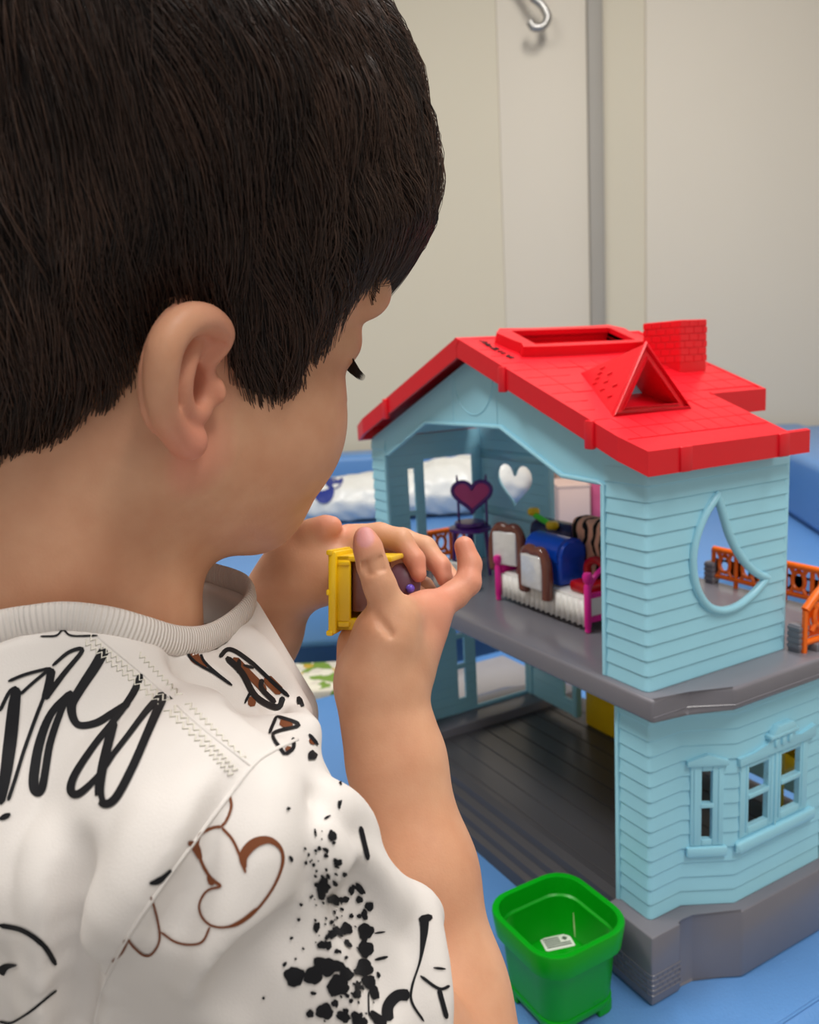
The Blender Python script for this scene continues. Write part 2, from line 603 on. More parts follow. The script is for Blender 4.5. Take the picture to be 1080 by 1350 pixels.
# --- lower walls ----------------------------------------------------------
LOW0, LOW1 = 0.0567, 0.2236
low_path = [(-0.0462, 0.0135), (-0.0155, 0.0135), (-0.0155, 0.045), (0.0045, 0.081), (0.0045, 0.183)]
low_path = round_corner(low_path, 1, 0.0035, 4)
s_ch0 = path_len([(-0.0462, 0.0135), (-0.0155, 0.0135), (-0.0155, 0.045)]) - 0.0022    # start of the slanted face
lowall = box('lower_wall', -0.0488, -0.0458, 0.0118, 0.0155, LOW0, LOW1, 'sky_plastic', house, 0.0008)
lowall['label'] = 'light blue lower wall with bay window'
# window rectangles in arc length along the path
s_bay = s_ch0 + math.hypot(0.020, 0.036)
slim = (s_ch0 + 0.0162, s_ch0 + 0.0242)          # glass width of slim window on slant
bay = (s_bay + 0.0135, s_bay + 0.0755)
WZ = (0.1145, 0.168)
holes = [(slim[0] - 0.0, slim[1] + 0.0, 0.112, 0.138), (slim[0], slim[1], 0.1415, 0.1675),
         (bay[0], bay[0] + 0.0225, 0.1165, 0.1395), (bay[0], bay[0] + 0.0225, 0.1435, 0.165),
         (bay[0] + 0.0375, bay[0] + 0.060, 0.1165, 0.1395), (bay[0] + 0.0375, bay[0] + 0.060, 0.1435, 0.165)]
wall_boards(low_path, LOW0, LOW1, 14, lowall, holes)


def at_path(path, s, off, z):
    p0 = sub_path(path, s, s + 0.0004)
    a, b = p0[0], p0[-1]
    d = (b - a) / np.linalg.norm(b - a)
    q = a + np.array([d[1], -d[0]]) * off
    return (q[0], q[1], z)


def plate(name, poly, depth, parent, path=low_path, m='sky_plastic', bev=0.0007, base_off=0.0):
    """A flat relief piece in wall coordinates (arc length, height), proud by depth."""
    bm = bmesh.new()
    add_prism(bm, poly, base_off, base_off + depth, bev, 2, lambda s, z, o: at_path(path, s, o, z))
    return bm_obj(name, bm, m, parent, angle=35)


def rect(s0, s1, z0, z1):
    return [(s0, z0), (s1, z0), (s1, z1), (s0, z1)]


# slim window surround
sm = (slim[0] + slim[1]) / 2
wf = plate('window_frame', rect(sm - 0.0125, slim[0], 0.107, 0.172), 0.002, lowall)
plate('frame_side', rect(slim[1], sm + 0.0125, 0.107, 0.172), 0.002, wf)
plate('frame_rail', rect(slim[0], slim[1], 0.107, 0.112), 0.002, wf)
plate('frame_rail', rect(slim[0], slim[1], 0.1675, 0.172), 0.002, wf)
plate('glazing_bar', rect(slim[0] - 0.001, slim[1] + 0.001, 0.138, 0.1415), 0.0026, wf, bev=0.0006)
plate('inner_edge', rect(slim[0] - 0.006, slim[0] - 0.0042, 0.109, 0.170), 0.0027, wf, bev=0.0004)
plate('inner_edge', rect(slim[1] + 0.0042, slim[1] + 0.006, 0.109, 0.170), 0.0027, wf, bev=0.0004)
plate('window_lintel', [(sm - 0.0155, 0.1725), (sm + 0.0155, 0.1725), (sm + 0.0155, 0.1765), (sm, 0.1815), (sm - 0.0155, 0.1765)], 0.0042, wf)
plate('window_sill', rect(sm - 0.0155, sm + 0.0155, 0.0985, 0.1065), 0.0042, wf, bev=0.0015)
# bay window surround
b0 = bay[0]
wf2 = plate('window_frame', rect(b0 - 0.0095, b0, 0.110, 0.170), 0.002, lowall)
plate('frame_side', rect(b0 + 0.060, b0 + 0.0695, 0.110, 0.170), 0.002, wf2)
plate('mullion', rect(b0 + 0.0225, b0 + 0.0375, 0.110, 0.170), 0.002, wf2)
for a in (b0, b0 + 0.0375):
    plate('frame_rail', rect(a, a + 0.0225, 0.110, 0.1165), 0.002, wf2)
    plate('frame_rail', rect(a, a + 0.0225, 0.165, 0.170), 0.002, wf2)
    plate('glazing_bar', rect(a - 0.0004, a + 0.0229, 0.1395, 0.1435), 0.0027, wf2, bev=0.0008)
    plate('inner_edge', rect(a - 0.0035, a - 0.0018, 0.113, 0.168), 0.0028, wf2, bev=0.0004)
    plate('inner_edge', rect(a + 0.0243, a + 0.026, 0.113, 0.168), 0.0028, wf2, bev=0.0004)
plate('inner_edge', rect(b0 + 0.0287, b0 + 0.0313, 0.108, 0.170), 0.0032, wf2, bev=0.0005)
plate('window_sill', rect(b0 - 0.013, b0 + 0.077, 0.0995, 0.1085), 0.0055, wf2, bev=0.0016)
sc0 = b0 - 0.0125
plate('window_lintel', [(sc0, 0.170), (sc0 + 0.088, 0.170), (sc0 + 0.088, 0.1805), (sc0 + 0.070, 0.1765), (sc0 + 0.062, 0.178), (sc0 + 0.062, 0.1835),
                        (sc0 + 0.034, 0.1835), (sc0 + 0.030, 0.179), (sc0 + 0.016, 0.1765), (sc0, 0.1765)], 0.0042, wf2)
plate('crest', [(sc0 + 0.033, 0.1845), (sc0 + 0.063, 0.1845), (sc0 + 0.058, 0.192), (sc0 + 0.040, 0.192)], 0.006, wf2)
plate('crest_bar', rect(sc0 + 0.031, sc0 + 0.064, 0.1828, 0.1862), 0.0065, wf2, bev=0.001)
for k in range(3):
    plate('dentil', rect(sc0 + 0.037 + k * 0.008, sc0 + 0.0415 + k * 0.008, 0.1755, 0.182), 0.006, wf2, bev=0.001)
# the bay's return after the hinge gap
bay_ret = [(0.0045, 0.1875), (0.0045, 0.190), (-0.0155, 0.226), (-0.0155, 0.258)]
wall_boards(bay_ret, LOW0, LOW1, 14, lowall)

# left lower wall (seen from inside) with doorway and slim light
lw = box('lower_left_wall', -0.4125, -0.4075, 0.0118, 0.0155, LOW0, LOW1, 'sky_plastic', house, 0.0008)
lpath = [(-0.4105, 0.205), (-0.4105, 0.0135), (-0.381, 0.0135)]
H0 = 0.0
holes = [(0.006, 0.082, LOW0 + 0.004, 0.205), (0.0975, 0.1085, 0.075, 0.205)]
wall_boards(lpath, LOW0, LOW1, 14, lw, holes)
for z0, z1 in ((0.112, 0.118), (0.150, 0.156)):
    box('glazing_bar', -0.413, -0.408, 0.205 - 0.1085, 0.205 - 0.0975, z0, z1, 'sky_plastic', lw, 0.0008)
# back lower wall, left part, with doorway
bw = box('lower_back_wall', -0.4125, -0.3995, 0.2, 0.206, LOW0, LOW1, 'sky_plastic', house, 0.0008)
wall_boards([(-0.318, 0.205), (-0.3995, 0.205)], LOW0, LOW1, 14, bw, [(0.004, 0.022, 0.075, 0.2)])
box('door_post', -0.321, -0.314, 0.199, 0.208, LOW0, LOW1, 'sky_plastic', bw, 0.001)
wall_boards([(-0.052, 0.258), (-0.215, 0.258)], LOW0, 0.105, 4, bw)
# porch seen through the doorway
box('porch_deck', -0.56, -0.435, 0.06, 0.27, 0.0, 0.047, 'porch_grey', house, 0.003)
box('porch_pier', -0.56, -0.535, 0.135, 0.16, 0.047, 0.115, 'grey_plastic', house, 0.003)

# --- upper walls ----------------------------------------------------------
UP0, UP1 = 0.241, 0.3985
# moon window cutter
mo = [(0.0733, 0.3735), (0.0600, 0.3600), (0.0512, 0.3430), (0.0490, 0.3270), (0.0530, 0.3090), (0.0640, 0.2940), (0.0790, 0.2870), (0.0960, 0.2870), (0.1110, 0.2920), (0.1215, 0.2980), (0.1290, 0.3030),
      (0.1180, 0.3080), (0.1060, 0.3170), (0.0950, 0.3290), (0.0860, 0.3430), (0.0800, 0.3570)]
mo = [(p[0] + 0.0, p[1]) for p in mo]
moon = [tuple(p) for p in smooth_path(mo[:11], 4)] + [tuple(p) for p in smooth_path(mo[10:] + [mo[0]], 4)][1:-1]
cen = np.mean(moon, axis=0)
bm = bmesh.new()
add_prism(bm, moon, -0.03, 0.01, 0, 1, lambda y, z, o: (-0.0107 + o, y, z))
cutter = bm_obj('moon_cut', bm, None)
up_path = round_corner([(-0.052, 0.0067), (-0.0107, 0.0067), (-0.0107, 0.151)], 1, 0.004, 4)
upw = box('upper_wall', -0.0545, -0.0505, 0.0045, 0.009, UP0, 0.384, 'sky_plastic', house, 0.0008)
upw['label'] = 'light blue upper wall with crescent moon window'
wall_boards(up_path, UP0, UP1, 14, upw, (), (cutter, 0.285, 0.375))
bpy.data.objects.remove(cutter)
tube('moon_frame', [(-0.0093, y, z) for y, z in moon], 0.0031, 'sky_plastic', upw, 10, True)
box('corner_post', -0.0135, -0.0102, 0.1485, 0.1535, UP0, UP1, 'sky_plastic', upw, 0.0008)
# left upper wall: boards with window and slim light, seen from inside
ulw = box('upper_left_wall', -0.4225, -0.4180, 0.1485, 0.1535, UP0, UP1, 'sky_plastic', house, 0.0008)
upl = [(-0.4205, 0.151), (-0.4205, 0.0067), (-0.389, 0.0067)]
wall_boards(upl, UP0, UP1, 14, ulw, [(0.0139, 0.0825, UP0 + 0.004, 0.3695), (0.0935, 0.1025, 0.2490, 0.3060), (0.0935, 0.1025, 0.3115, 0.3600)])
tube('window_frame', [(-0.4195, y, z) for y, z in ((0.0685, 0.246), (0.0685, 0.3695), (0.137, 0.3695), (0.137, 0.246))], 0.0017, 'sky_plastic', ulw, 6)
# gable front panel, one piece with the opening cut away
op = [(-0.052, 0.3845), (-0.058, 0.3858), (-0.097, 0.3868), (-0.1755, 0.4205), (-0.298, 0.4205), (-0.380, 0.3835), (-0.389, 0.3825)]
RIDX, RIDZ = -0.2105, 0.4955


def roof_z(x, y=0.0):
    return RIDZ - 0.387 * abs(x - RIDX)


xo0, xo1 = -0.4205, -0.0125
outer = [(xo1, roof_z(xo1) - 0.016), (RIDX, RIDZ - 0.014), (xo0, roof_z(xo0) - 0.016)]
bm = bmesh.new()
add_prism(bm, [(xo1, 0.384)] + outer + [(xo0, 0.382)] + op[::-1], -0.0015, 0.0015, 0.0, 1, lambda x, z, o: (x, 0.0085 - o, z))
gab = bm_obj('gable_panel', bm, 'sky_plastic', house, angle=30)
lip = [(-0.0525, 0.0058, 0.2415)] + [(x, 0.0058, z) for x, z in op] + [(-0.389, 0.0058, 0.2415)]
tube('opening_trim', lip, 0.0019, 'sky_plastic', gab, 8)
tube('round_emblem', [(-0.2160 + 0.030 * math.cos(a), 0.0069, 0.4615 + 0.032 * math.sin(a)) for a in np.linspace(-math.pi, 0, 20)], 0.0006, 'sky_plastic', gab, 5)
tube('panel_seam', [(-0.181, 0.0069, 0.4225), (-0.181, 0.0069, 0.4625)], 0.0006, 'sky_plastic', gab, 5)
tube('panel_seam', [(-0.250, 0.0069, 0.4225), (-0.250, 0.0069, 0.4625)], 0.0006, 'sky_plastic', gab, 5)
# lower front top rail under the slab
tube('lower_opening_trim', [(-0.0475, 0.0125, LOW0), (-0.0475, 0.0125, 0.2205), (-0.0515, 0.0125, 0.2222), (-0.376, 0.0125, 0.2222), (-0.380, 0.0125, 0.2205), (-0.380, 0.0125, LOW0)], 0.0019, 'sky_plastic', lowall, 8)
# back upper wall piece with heart window
heart = []
for t in np.linspace(0, 2 * math.pi, 41)[:-1]:
    hx = 16 * math.sin(t) ** 3
    hz = 13 * math.cos(t) - 5 * math.cos(2 * t) - 2 * math.cos(3 * t) - math.cos(4 * t)
    heart.append((-0.3535 + hx * 0.00215, 0.3390 + hz * 0.00185))
bm = bmesh.new()
add_prism(bm, heart, -0.02, 0.02, 0, 1, lambda x, z, o: (x, 0.151 + o, z))
cutter = bm_obj('heart_cut', bm, None)
ubw = box('upper_back_wall', -0.296, -0.2895, 0.147, 0.1545, UP0, 0.455, 'sky_plastic', house, 0.001)
wall_boards([(-0.2960, 0.151), (-0.4205, 0.151)], UP0, 0.43, 17, ubw, (), (cutter, 0.30, 0.366))
bpy.data.objects.remove(cutter)
tube('heart_frame', [(x, 0.1505, z) for x, z in heart], 0.0022, 'sky_plastic', ubw, 8, True)

# --- roof -----------------------------------------------------------------
roof = None
R_out = [(RIDX, -0.0105), (-0.0196, -0.0105), (0.0025, -0.0063), (0.0025, 0.135), (-0.0685, 0.135), (-0.0685, 0.1965), (RIDX, 0.1965)]


def slope_fn(sign):
    def fn(x, y, o):
        xx = x if sign > 0 else 2 * RIDX - x
        nz = 1 / math.hypot(1, 0.387)
        return (xx + sign * 0.387 * nz * o, y, RIDZ - 0.387 * abs(x - RIDX) + nz * o)
    return fn


roof = prism('roof', R_out, -0.003, 0.0, 'red_plastic', house, 0.0, 1, slope_fn(1))
TRAY = [(-0.2015, 0.037), (-0.2015, 0.149), (-0.1685, 0.149), (-0.1685, 0.037)]
bm = bmesh.new()
add_prism(bm, TRAY, -0.02, 0.02, 0.0, 1, slope_fn(1))
_tc_ = bm_obj('tray_cut', bm, None)
boolean_cut(roof, _tc_)
bpy.data.objects.remove(_tc_)
bm = bmesh.new()
_t = [bm.verts.new(slope_fn(1)(x, y, 0.004)) for x, y in TRAY]; _b = [bm.verts.new(slope_fn(1)(x, y, -0.016)) for x, y in TRAY]
for k in range(4): bm.faces.new((_t[k], _t[(k + 1) % 4], _b[(k + 1) % 4], _b[k]))
bm.faces.new(_b)
bm_obj('roof_tray', bm, 'red_plastic', roof)
for sg_ in (1, -1):
    bm = bmesh.new()
    add_prism(bm, [(RIDX, 0.011), (-0.016, 0.011), (-0.016, 0.147), (RIDX, 0.147)], -0.0205, -0.0185, 0.0, 1, slope_fn(sg_))
    bm_obj('ceiling_panel', bm, 'sky_plastic', house)
prism('roof_slope', R_out, -0.003, 0.0, 'red_plastic', roof, 0.0, 1, slope_fn(-1))
for sgn in (1, -1):
    fn = slope_fn(sgn)

    def fascia(pts, drop, name='fascia', th=0.003):
        bm = bmesh.new()
        top = [Vector(fn(x, y, 0.0008)) for x, y in pts]
        inn = offset_path(pts, -th)
        tin = [Vector(fn(x, y, 0.0008)) for x, y in inn]
        vs = []
        for a, b in zip(top, tin):
            vs.append([bm.verts.new(a), bm.verts.new(b), bm.verts.new(b - Vector((0, 0, drop))), bm.verts.new(a - Vector((0, 0, drop)))])
        for i in range(len(vs) - 1):
            for k in range(4):
                bm.faces.new((vs[i][k], vs[i][(k + 1) % 4], vs[i + 1][(k + 1) % 4], vs[i + 1][k]))
        bm.faces.new(vs[0]); bm.faces.new(vs[-1][::-1])
        return bm_obj(name, bm, 'red_plastic', roof)
    fascia([(RIDX, -0.012), (-0.019, -0.012), (0.004, -0.0075), (0.004, 0.155)], 0.0165)
    fascia([(-0.067, 0.134), (-0.067, 0.198), (RIDX, 0.198)], 0.018)
    # clips on the fascia
    for x in (-0.145, -0.045) if sgn > 0 else (-0.075,):
        a = Vector(fn(x, -0.012, 0))
        box('roof_clip', a.x - 0.004, a.x + 0.004, a.y - 0.0025, a.y + 0.002, a.z - 0.0195, a.z + 0.0005, 'red_plastic', roof, 0.0012)
    for y in (0.026, 0.125):
        a = Vector(fn(0.004, y, 0))
        box('roof_clip', a.x - 0.003, a.x + 0.002, a.y - 0.0055, a.y + 0.0055, a.z - 0.016, a.z + 0.0012, 'red_plastic', roof, 0.0012)
tube('ridge_cap', [(RIDX, -0.0125, RIDZ - 0.0022), (RIDX, 0.198, RIDZ - 0.0022)], 0.0032, 'red_plastic', roof, 8)
FR = slope_fn(1)
# shingle rows: each course is a thin raised strip
for k in range(13):
    x0 = RIDX + 0.014 + k * 0.0152
    x1 = x0 + 0.0145
    y1 = 0.133 if x1 > -0.067 else 0.196
    nsh = 9
    for j in range(nsh):
        ys = -0.009 + (y1 + 0.009) * (j / nsh)
        ye = -0.009 + (y1 + 0.009) * ((j + 1) / nsh) - 0.0006
        if x1 > -0.012: continue
        if x0 < -0.160 and ye > 0.026 and ys < 0.158: continue
        if -0.135 < x1 and x0 < -0.045 and ye > 0.012 and ys < 0.088 and abs((ys + ye) / 2 - 0.05) < 0.006 + 0.036 * (x1 + 0.125) / 0.075: continue
        bm = bmesh.new()
        add_prism(bm, [(x0, ys), (x1, ys), (x1, ye), (x0, ye)], 0.0, 0.00045, 0.0, 1, FR)
        bm_obj('shingle', bm, 'red_plastic', roof)
# recessed tray near the ridge: raised rim and sunken floor
rim = [(-0.2080, 0.034), (-0.2080, 0.150), (-0.162, 0.144), (-0.162, 0.036)]
rim_o = [tuple(p) for p in smooth_path([(-0.209, 0.030), (-0.209, 0.155), (-0.172, 0.157), (-0.163, 0.148), (-0.163, 0.032), (-0.172, 0.0255)], 3, True)]
bm = bmesh.new()


def ringwall(bm, outp, inp, h, fn):
    n = len(outp)
    A = [bm.verts.new(fn(p[0], p[1], 0.0)) for p in outp]
    B = [bm.verts.new(fn(p[0], p[1], h)) for p in outp]
    C = [bm.verts.new(fn(p[0], p[1], h)) for p in inp]
    D = [bm.verts.new(fn(p[0], p[1], 0.0005)) for p in inp]
    for i in range(n):
        j = (i + 1) % n
        for P, Q in ((A, B), (B, C), (C, D)):
            bm.faces.new((P[i], P[j], Q[j], Q[i]))


cx, cy = np.mean([p[0] for p in rim_o]), np.mean([p[1] for p in rim_o])
rim_i = [(min(max(p[0], -0.2015), -0.1685), min(max(p[1], 0.037), 0.149)) for p in rim_o]
ringwall(bm, rim_o, rim_i, 0.0085, FR)
bm_obj('roof_tray_rim', bm, 'red_plastic', roof, angle=40)
# triangular dormer
apx = W(853, 468, 0.60)
tz = FR(-0.052, 0.05, 0)[2]
dy0, dy1, dxf = 0.0125, 0.0885, -0.050
apex = np.array([dxf - 0.006, 0.0505, tz + 0.0475])
zb = FR(dxf, 0, 0)[2]


def dormer_shell():
    bm = bmesh.new()
    fr = [Vector((dxf, dy0, zb)), Vector((dxf, dy1, zb)), Vector(apex)]
    bk = Vector((-0.124, 0.049, FR(-0.124, 0.049, 0)[2]))
    c = (fr[0] + fr[1] + fr[2]) / 3
    inn = [c + (p - c) * 0.70 + Vector((0, 0, -0.001)) for p in fr]
    inb = [p + Vector((-0.03, 0, 0)) for p in inn]
    F = [bm.verts.new(p) for p in fr]; Bk = bm.verts.new(bk)
    I = [bm.verts.new(p) for p in inn]; J = [bm.verts.new(p) for p in inb]
    for i in range(3):
        j = (i + 1) % 3
        bm.faces.new((F[i], F[j], I[j], I[i]))
        bm.faces.new((I[i], I[j], J[j], J[i]))
        if i != 0: bm.faces.new((F[i], F[j], Bk))
    return bm


dm = bm_obj('dormer', dormer_shell(), 'red_plastic', roof)
c3 = (np.array([dxf, dy0, zb]) + np.array([dxf, dy1, zb]) + apex) / 3
tri = [c3 + (np.array(p) - c3) * 0.99 + np.array([0.0008, 0, 0]) for p in ((dxf, dy0, zb), (dxf, dy1, zb), apex)]
tube('dormer_trim', tri, 0.0022, 'red_plastic', dm, 6, True)
tri2 = [c3 + (np.array(p) - c3) * 0.72 + np.array([0.0008, 0, -0.001]) for p in ((dxf, dy0, zb), (dxf, dy1, zb), apex)]
tube('dormer_trim', tri2, 0.0013, 'red_plastic', dm, 6, True)
mesh('dormer_light', [tuple(np.array(p) - np.array([0.029, 0, 0])) for p in tri2], [(0, 1, 2)], 'sky_plastic', dm)
# short moulded dashes on the near face of the dormer
_A, _B, _C = np.array([dxf, dy0, zb]), np.array(apex, float), np.array(FR(-0.124, 0.049, 0))
_n = np.cross(_C - _A, _B - _A); _n /= np.linalg.norm(_n)
if _n[1] > 0: _n = -_n
for r in range(3):
    for k in range(4 - r):
        w_c = 0.62 - r * 0.2
        w_b = (1 - w_c) * (0.14 + k * 0.2) 
        p = _A * (1 - w_c - w_b) + _B * w_b + _C * w_c + _n * 0.0004
        d_ = (_B - _C) / np.linalg.norm(_B - _C)
        tube('shingle_dash', [p, p + d_ * 0.005], 0.0007, 'red_plastic', dm, 5)
# chimney with brick courses
chx0, chx1, chy0, chy1, chz = -0.152, -0.1105, 0.1455, 0.177, 0.5005
ch = box('chimney', chx0, chx1, chy0, chy1, 0.455, chz, 'red_plastic', roof, 0.0012)
for k in range(6):
    z = 0.466 + k * 0.0058
    off = 0.0 if k % 2 else 0.5
    for j in range(-1, 4):
        y0 = chy0 + (j + off) * 0.0105; y1 = y0 + 0.0098
        y0, y1 = max(y0, chy0), min(y1, chy1)
        if y1 - y0 > 0.002: box('brick', chx1 - 0.001, chx1 + 0.0008, y0, y1, z, z + 0.0051, 'red_plastic', ch, 0.0003, 1)
    for j in range(-1, 5):
        x0 = chx0 + (j + off) * 0.0105; x1 = x0 + 0.0098
        x0, x1 = max(x0, chx0), min(x1, chx1)
        if x1 - x0 > 0.002: box('brick', x0, x1, chy0 - 0.0008, chy0 + 0.001, z, z + 0.0051, 'red_plastic', ch, 0.0003, 1)
# hand-written marker scrawl near the ridge
bm = bmesh.new()
glyphs = [[(0, .2), (.35, 1), (.5, .2), (.2, .5)], [(.7, 1), (.6, .3), (.9, .1), (1.05, .45), (.75, .5)], [(1.25, .8), (1.5, 1), (1.6, .6), (1.2, .1), (1.7, .15)],
          [(1.9, .95), (1.95, .1)], [(2.2, .9), (2.25, .1)], [(2.55, .95), (2.75, .1), (3.0, .95)], [(2.6, .5), (3.05, .35)]]
for gl in glyphs:
    pts = []
    for u, v_ in gl:
        x = -0.201 + u * 0.0135
        y = 0.0035 + (1 - v_) * -0.006 + 0.006 + u * 0.0006
        pts.append(FR(x, y, 0.0012))
    add_tube(bm, pts, 0.00085, 5, flat=0.5)
bm_obj('marker_writing', bm, 'black_ink', roof)

# --- orange balcony fences --------------------------------------------------
def fence(p0, p1, h, arch, name='balcony_fence'):
    """Openwork fence panel with cut-out rings standing on the slab."""
    p0, p1 = np.array(p0, float), np.array(p1, float)
    d = p1 - p0
    L = np.linalg.norm(d)
    d /= L
    root = box(name, -0.001, 0.001, -0.001, 0.001, 0.2415, 0.2425, 'orange_plastic', house)
    root.data.transform(Matrix.Translation((p0[0], p0[1], 0)))
    P = lambda s, z: (p0[0] + d[0] * s, p0[1] + d[1] * s, 0.241 + z)
    top = [P(s, h + arch * math.sin(math.pi * s / L)) for s in np.linspace(0, L, 14)]
    tube('top_rail', top, 0.0034, 'orange_plastic', root, 8)
    tube('bottom_rail', [P(0, 0.008), P(L, 0.008)], 0.0026, 'orange_plastic', root, 8)
    nn = max(2, int(L / 0.024))
    for k in range(nn + 1):
        s = L * k / nn
        tube('post', [P(s, 0.0), P(s, h + arch * math.sin(math.pi * s / L))], 0.0024, 'orange_plastic', root, 6)
    for k in range(nn):
        s = L * (k + 0.5) / nn
        hh = (h + arch * math.sin(math.pi * s / L) + 0.008) / 2
        ringp = [P(s + 0.0065 * math.cos(a), hh + 0.0085 * math.sin(a)) for a in np.linspace(0, 2 * math.pi, 13)[:-1]]
        tube('flower_ring', ringp, 0.0022, 'orange_plastic', root, 6, True)
        for a in range(4):
            aa = math.pi / 4 + a * math.pi / 2
            tube('spoke', [P(s + 0.006 * math.cos(aa), hh + 0.008 * math.sin(aa)), P(s + 0.0115 * math.cos(aa), hh + 0.0165 * math.sin(aa))], 0.0022, 'orange_plastic', root, 5)
    return root


f1 = fence((0.004, 0.157), (0.006, 0.222), 0.034, 0.018)
f2 = fence((-0.008, 0.262), (-0.172, 0.262), 0.035, 0.0)
for f_, (x0, y0), (x1, y1), zt in ((f1, (0.003, 0.158), (0.0045, 0.221), 0.036), (f2, (-0.010, 0.2632), (-0.170, 0.2632), 0.026)):
    # solid web behind the rings, pierced by a row of oval holes
    L_ = math.hypot(x1 - x0, y1 - y0)
    nb_ = max(2, int(L_ / 0.021))
    for k in range(nb_):
        s0, s1 = k / nb_, (k + 1) / nb_
        A_ = np.array([x0 + (x1 - x0) * s0, y0 + (y1 - y0) * s0]); B_ = np.array([x0 + (x1 - x0) * s1, y0 + (y1 - y0) * s1])
        sq = [(0, 0.011), (1, 0.011), (1, zt), (0, zt)]
        hole = [(0.5 + 0.20 * math.cos(a), (zt + 0.011) / 2 + 0.0058 * math.sin(a)) for a in np.linspace(-2.356, 3.927, 17)[:-1]]
        bm = bmesh.new()
        P_ = lambda u, z: Vector((A_[0] + (B_[0] - A_[0]) * u, A_[1] + (B_[1] - A_[1]) * u, 0.241 + z))
        O_ = [bm.verts.new(P_(*q)) for q in sq]; I_ = [bm.verts.new(P_(*q)) for q in hole]
        for c_ in range(4):
            for j in range(4):
                bm.faces.new((O_[c_], I_[(c_ * 4 + j) % 16], I_[(c_ * 4 + j + 1) % 16]))
            bm.faces.new((O_[c_], I_[(c_ * 4 + 4) % 16], O_[(c_ + 1) % 4]))
        bmesh.ops.solidify(bm, geom=bm.faces[:], thickness=0.0014)
        bm_obj('fence_web', bm, 'orange_plastic', f_)
fence((-0.440, 0.060), (-0.440, 0.225), 0.036, 0.0)
# grey brick-look posts on the slab
for (x, y) in ((-0.0020, 0.1575), (-0.174, 0.262), (-0.44, 0.055)):
    pp = box('fence_pillar', x - 0.0052, x + 0.0052, y - 0.0052, y + 0.0052, 0.2405, 0.263, 'grey_plastic', house, 0.0012)
    for k in range(4):
        box('brick_course', x - 0.0058, x + 0.0058, y - 0.0058, y + 0.0058, 0.2435 + k * 0.0048, 0.2472 + k * 0.0048, 'grey_plastic', pp, 0.0006, 1)
box('fence_kerb', -0.0035, 0.0095, 0.165, 0.225, 0.2405, 0.247, 'grey_plastic', house, 0.001)
# ================================================================== the child
# Organic surfaces are blended distance fields turned into one mesh (surface nets).
def smin(a, b, k):
    if k <= 0: return np.minimum(a, b)
    h = np.maximum(k - np.abs(a - b), 0.0) / k
    return np.minimum(a, b) - h * h * k * 0.25


def smax(a, b, k):
    return -smin(-a, -b, k)


class Cone:
    def bound(s, p): return s(p)
    def __init__(s, a, b, ra, rb): s.a, s.b, s.ra, s.rb = np.array(a, float), np.array(b, float), ra, rb
    def __call__(s, p):
        ab = s.b - s.a
        h = np.clip((p - s.a) @ ab / max(1e-12, ab @ ab), 0, 1)
        return np.linalg.norm(p - s.a - h[:, None] * ab, axis=1) - (s.ra + (s.rb - s.ra) * h)


class Ell:
    def bound(s, p): return np.linalg.norm(p - s.c, axis=1) - s.r.max()
    def __init__(s, c, r, A=None): s.c, s.r, s.A = np.array(c, float), np.array(r, float), (np.eye(3) if A is None else np.array(A))
    def __call__(s, p):
        q = (p - s.c) @ s.A.T
        k0 = np.linalg.norm(q / s.r, axis=1)
        k1 = np.linalg.norm(q / (s.r * s.r), axis=1)
        return np.where(k1 > 1e-9, k0 * (k0 - 1) / np.maximum(k1, 1e-9), -s.r.min())


class Half:
    """Half space: inside where (p - c).n < 0."""
    def bound(s, p): return s(p)
    def __init__(s, c, n): s.c, s.n = np.array(c, float), np.array(n, float) / np.linalg.norm(n)
    def __call__(s, p): return (p - s.c) @ s.n


def chain(pts, k=0.0):
    """pts: (point, radius) list -> list of cones."""
    return [Cone(pts[i][0], pts[i + 1][0], pts[i][1], pts[i + 1][1]) for i in range(len(pts) - 1)]


class Field:
    """Ordered list of (op, primitive, k) blended one after another."""
    def __init__(s): s.ops = []
    def add(s, prim, k=0.004): s.ops.append((0, prim, k)); return s
    def cut(s, prim, k=0.003): s.ops.append((1, prim, k)); return s
    def __call__(s, p, act=None):
        d = np.full(len(p), 1.0)
        for op, prim, k in (s.ops if act is None else [s.ops[i] for i in act]):
            v = prim(p)
            d = smin(d, v, k) if op == 0 else smax(d, -v, k)
        return d
    def active(s, cen, half):
        """Boolean table (op, block): which primitives can matter in which block."""
        return np.stack([prim.bound(cen) - half <= 1.5 * k + 0.010 for op, prim, k in s.ops])


class Placed:
    """A primitive of the head given in head units, mirrored to both sides."""
    last = (None, None)
    def bound(s, p):
        q = to_head(p); q[:, 1] = np.abs(q[:, 1])
        return s.p.bound(q) * HS
    def __init__(s, prim): s.p = prim
    def __call__(s, p):
        if Placed.last[0] is not p:
            q = to_head(p); q[:, 1] = np.abs(q[:, 1])
            Placed.last = (p, q)
        return s.p(Placed.last[1]) * HS


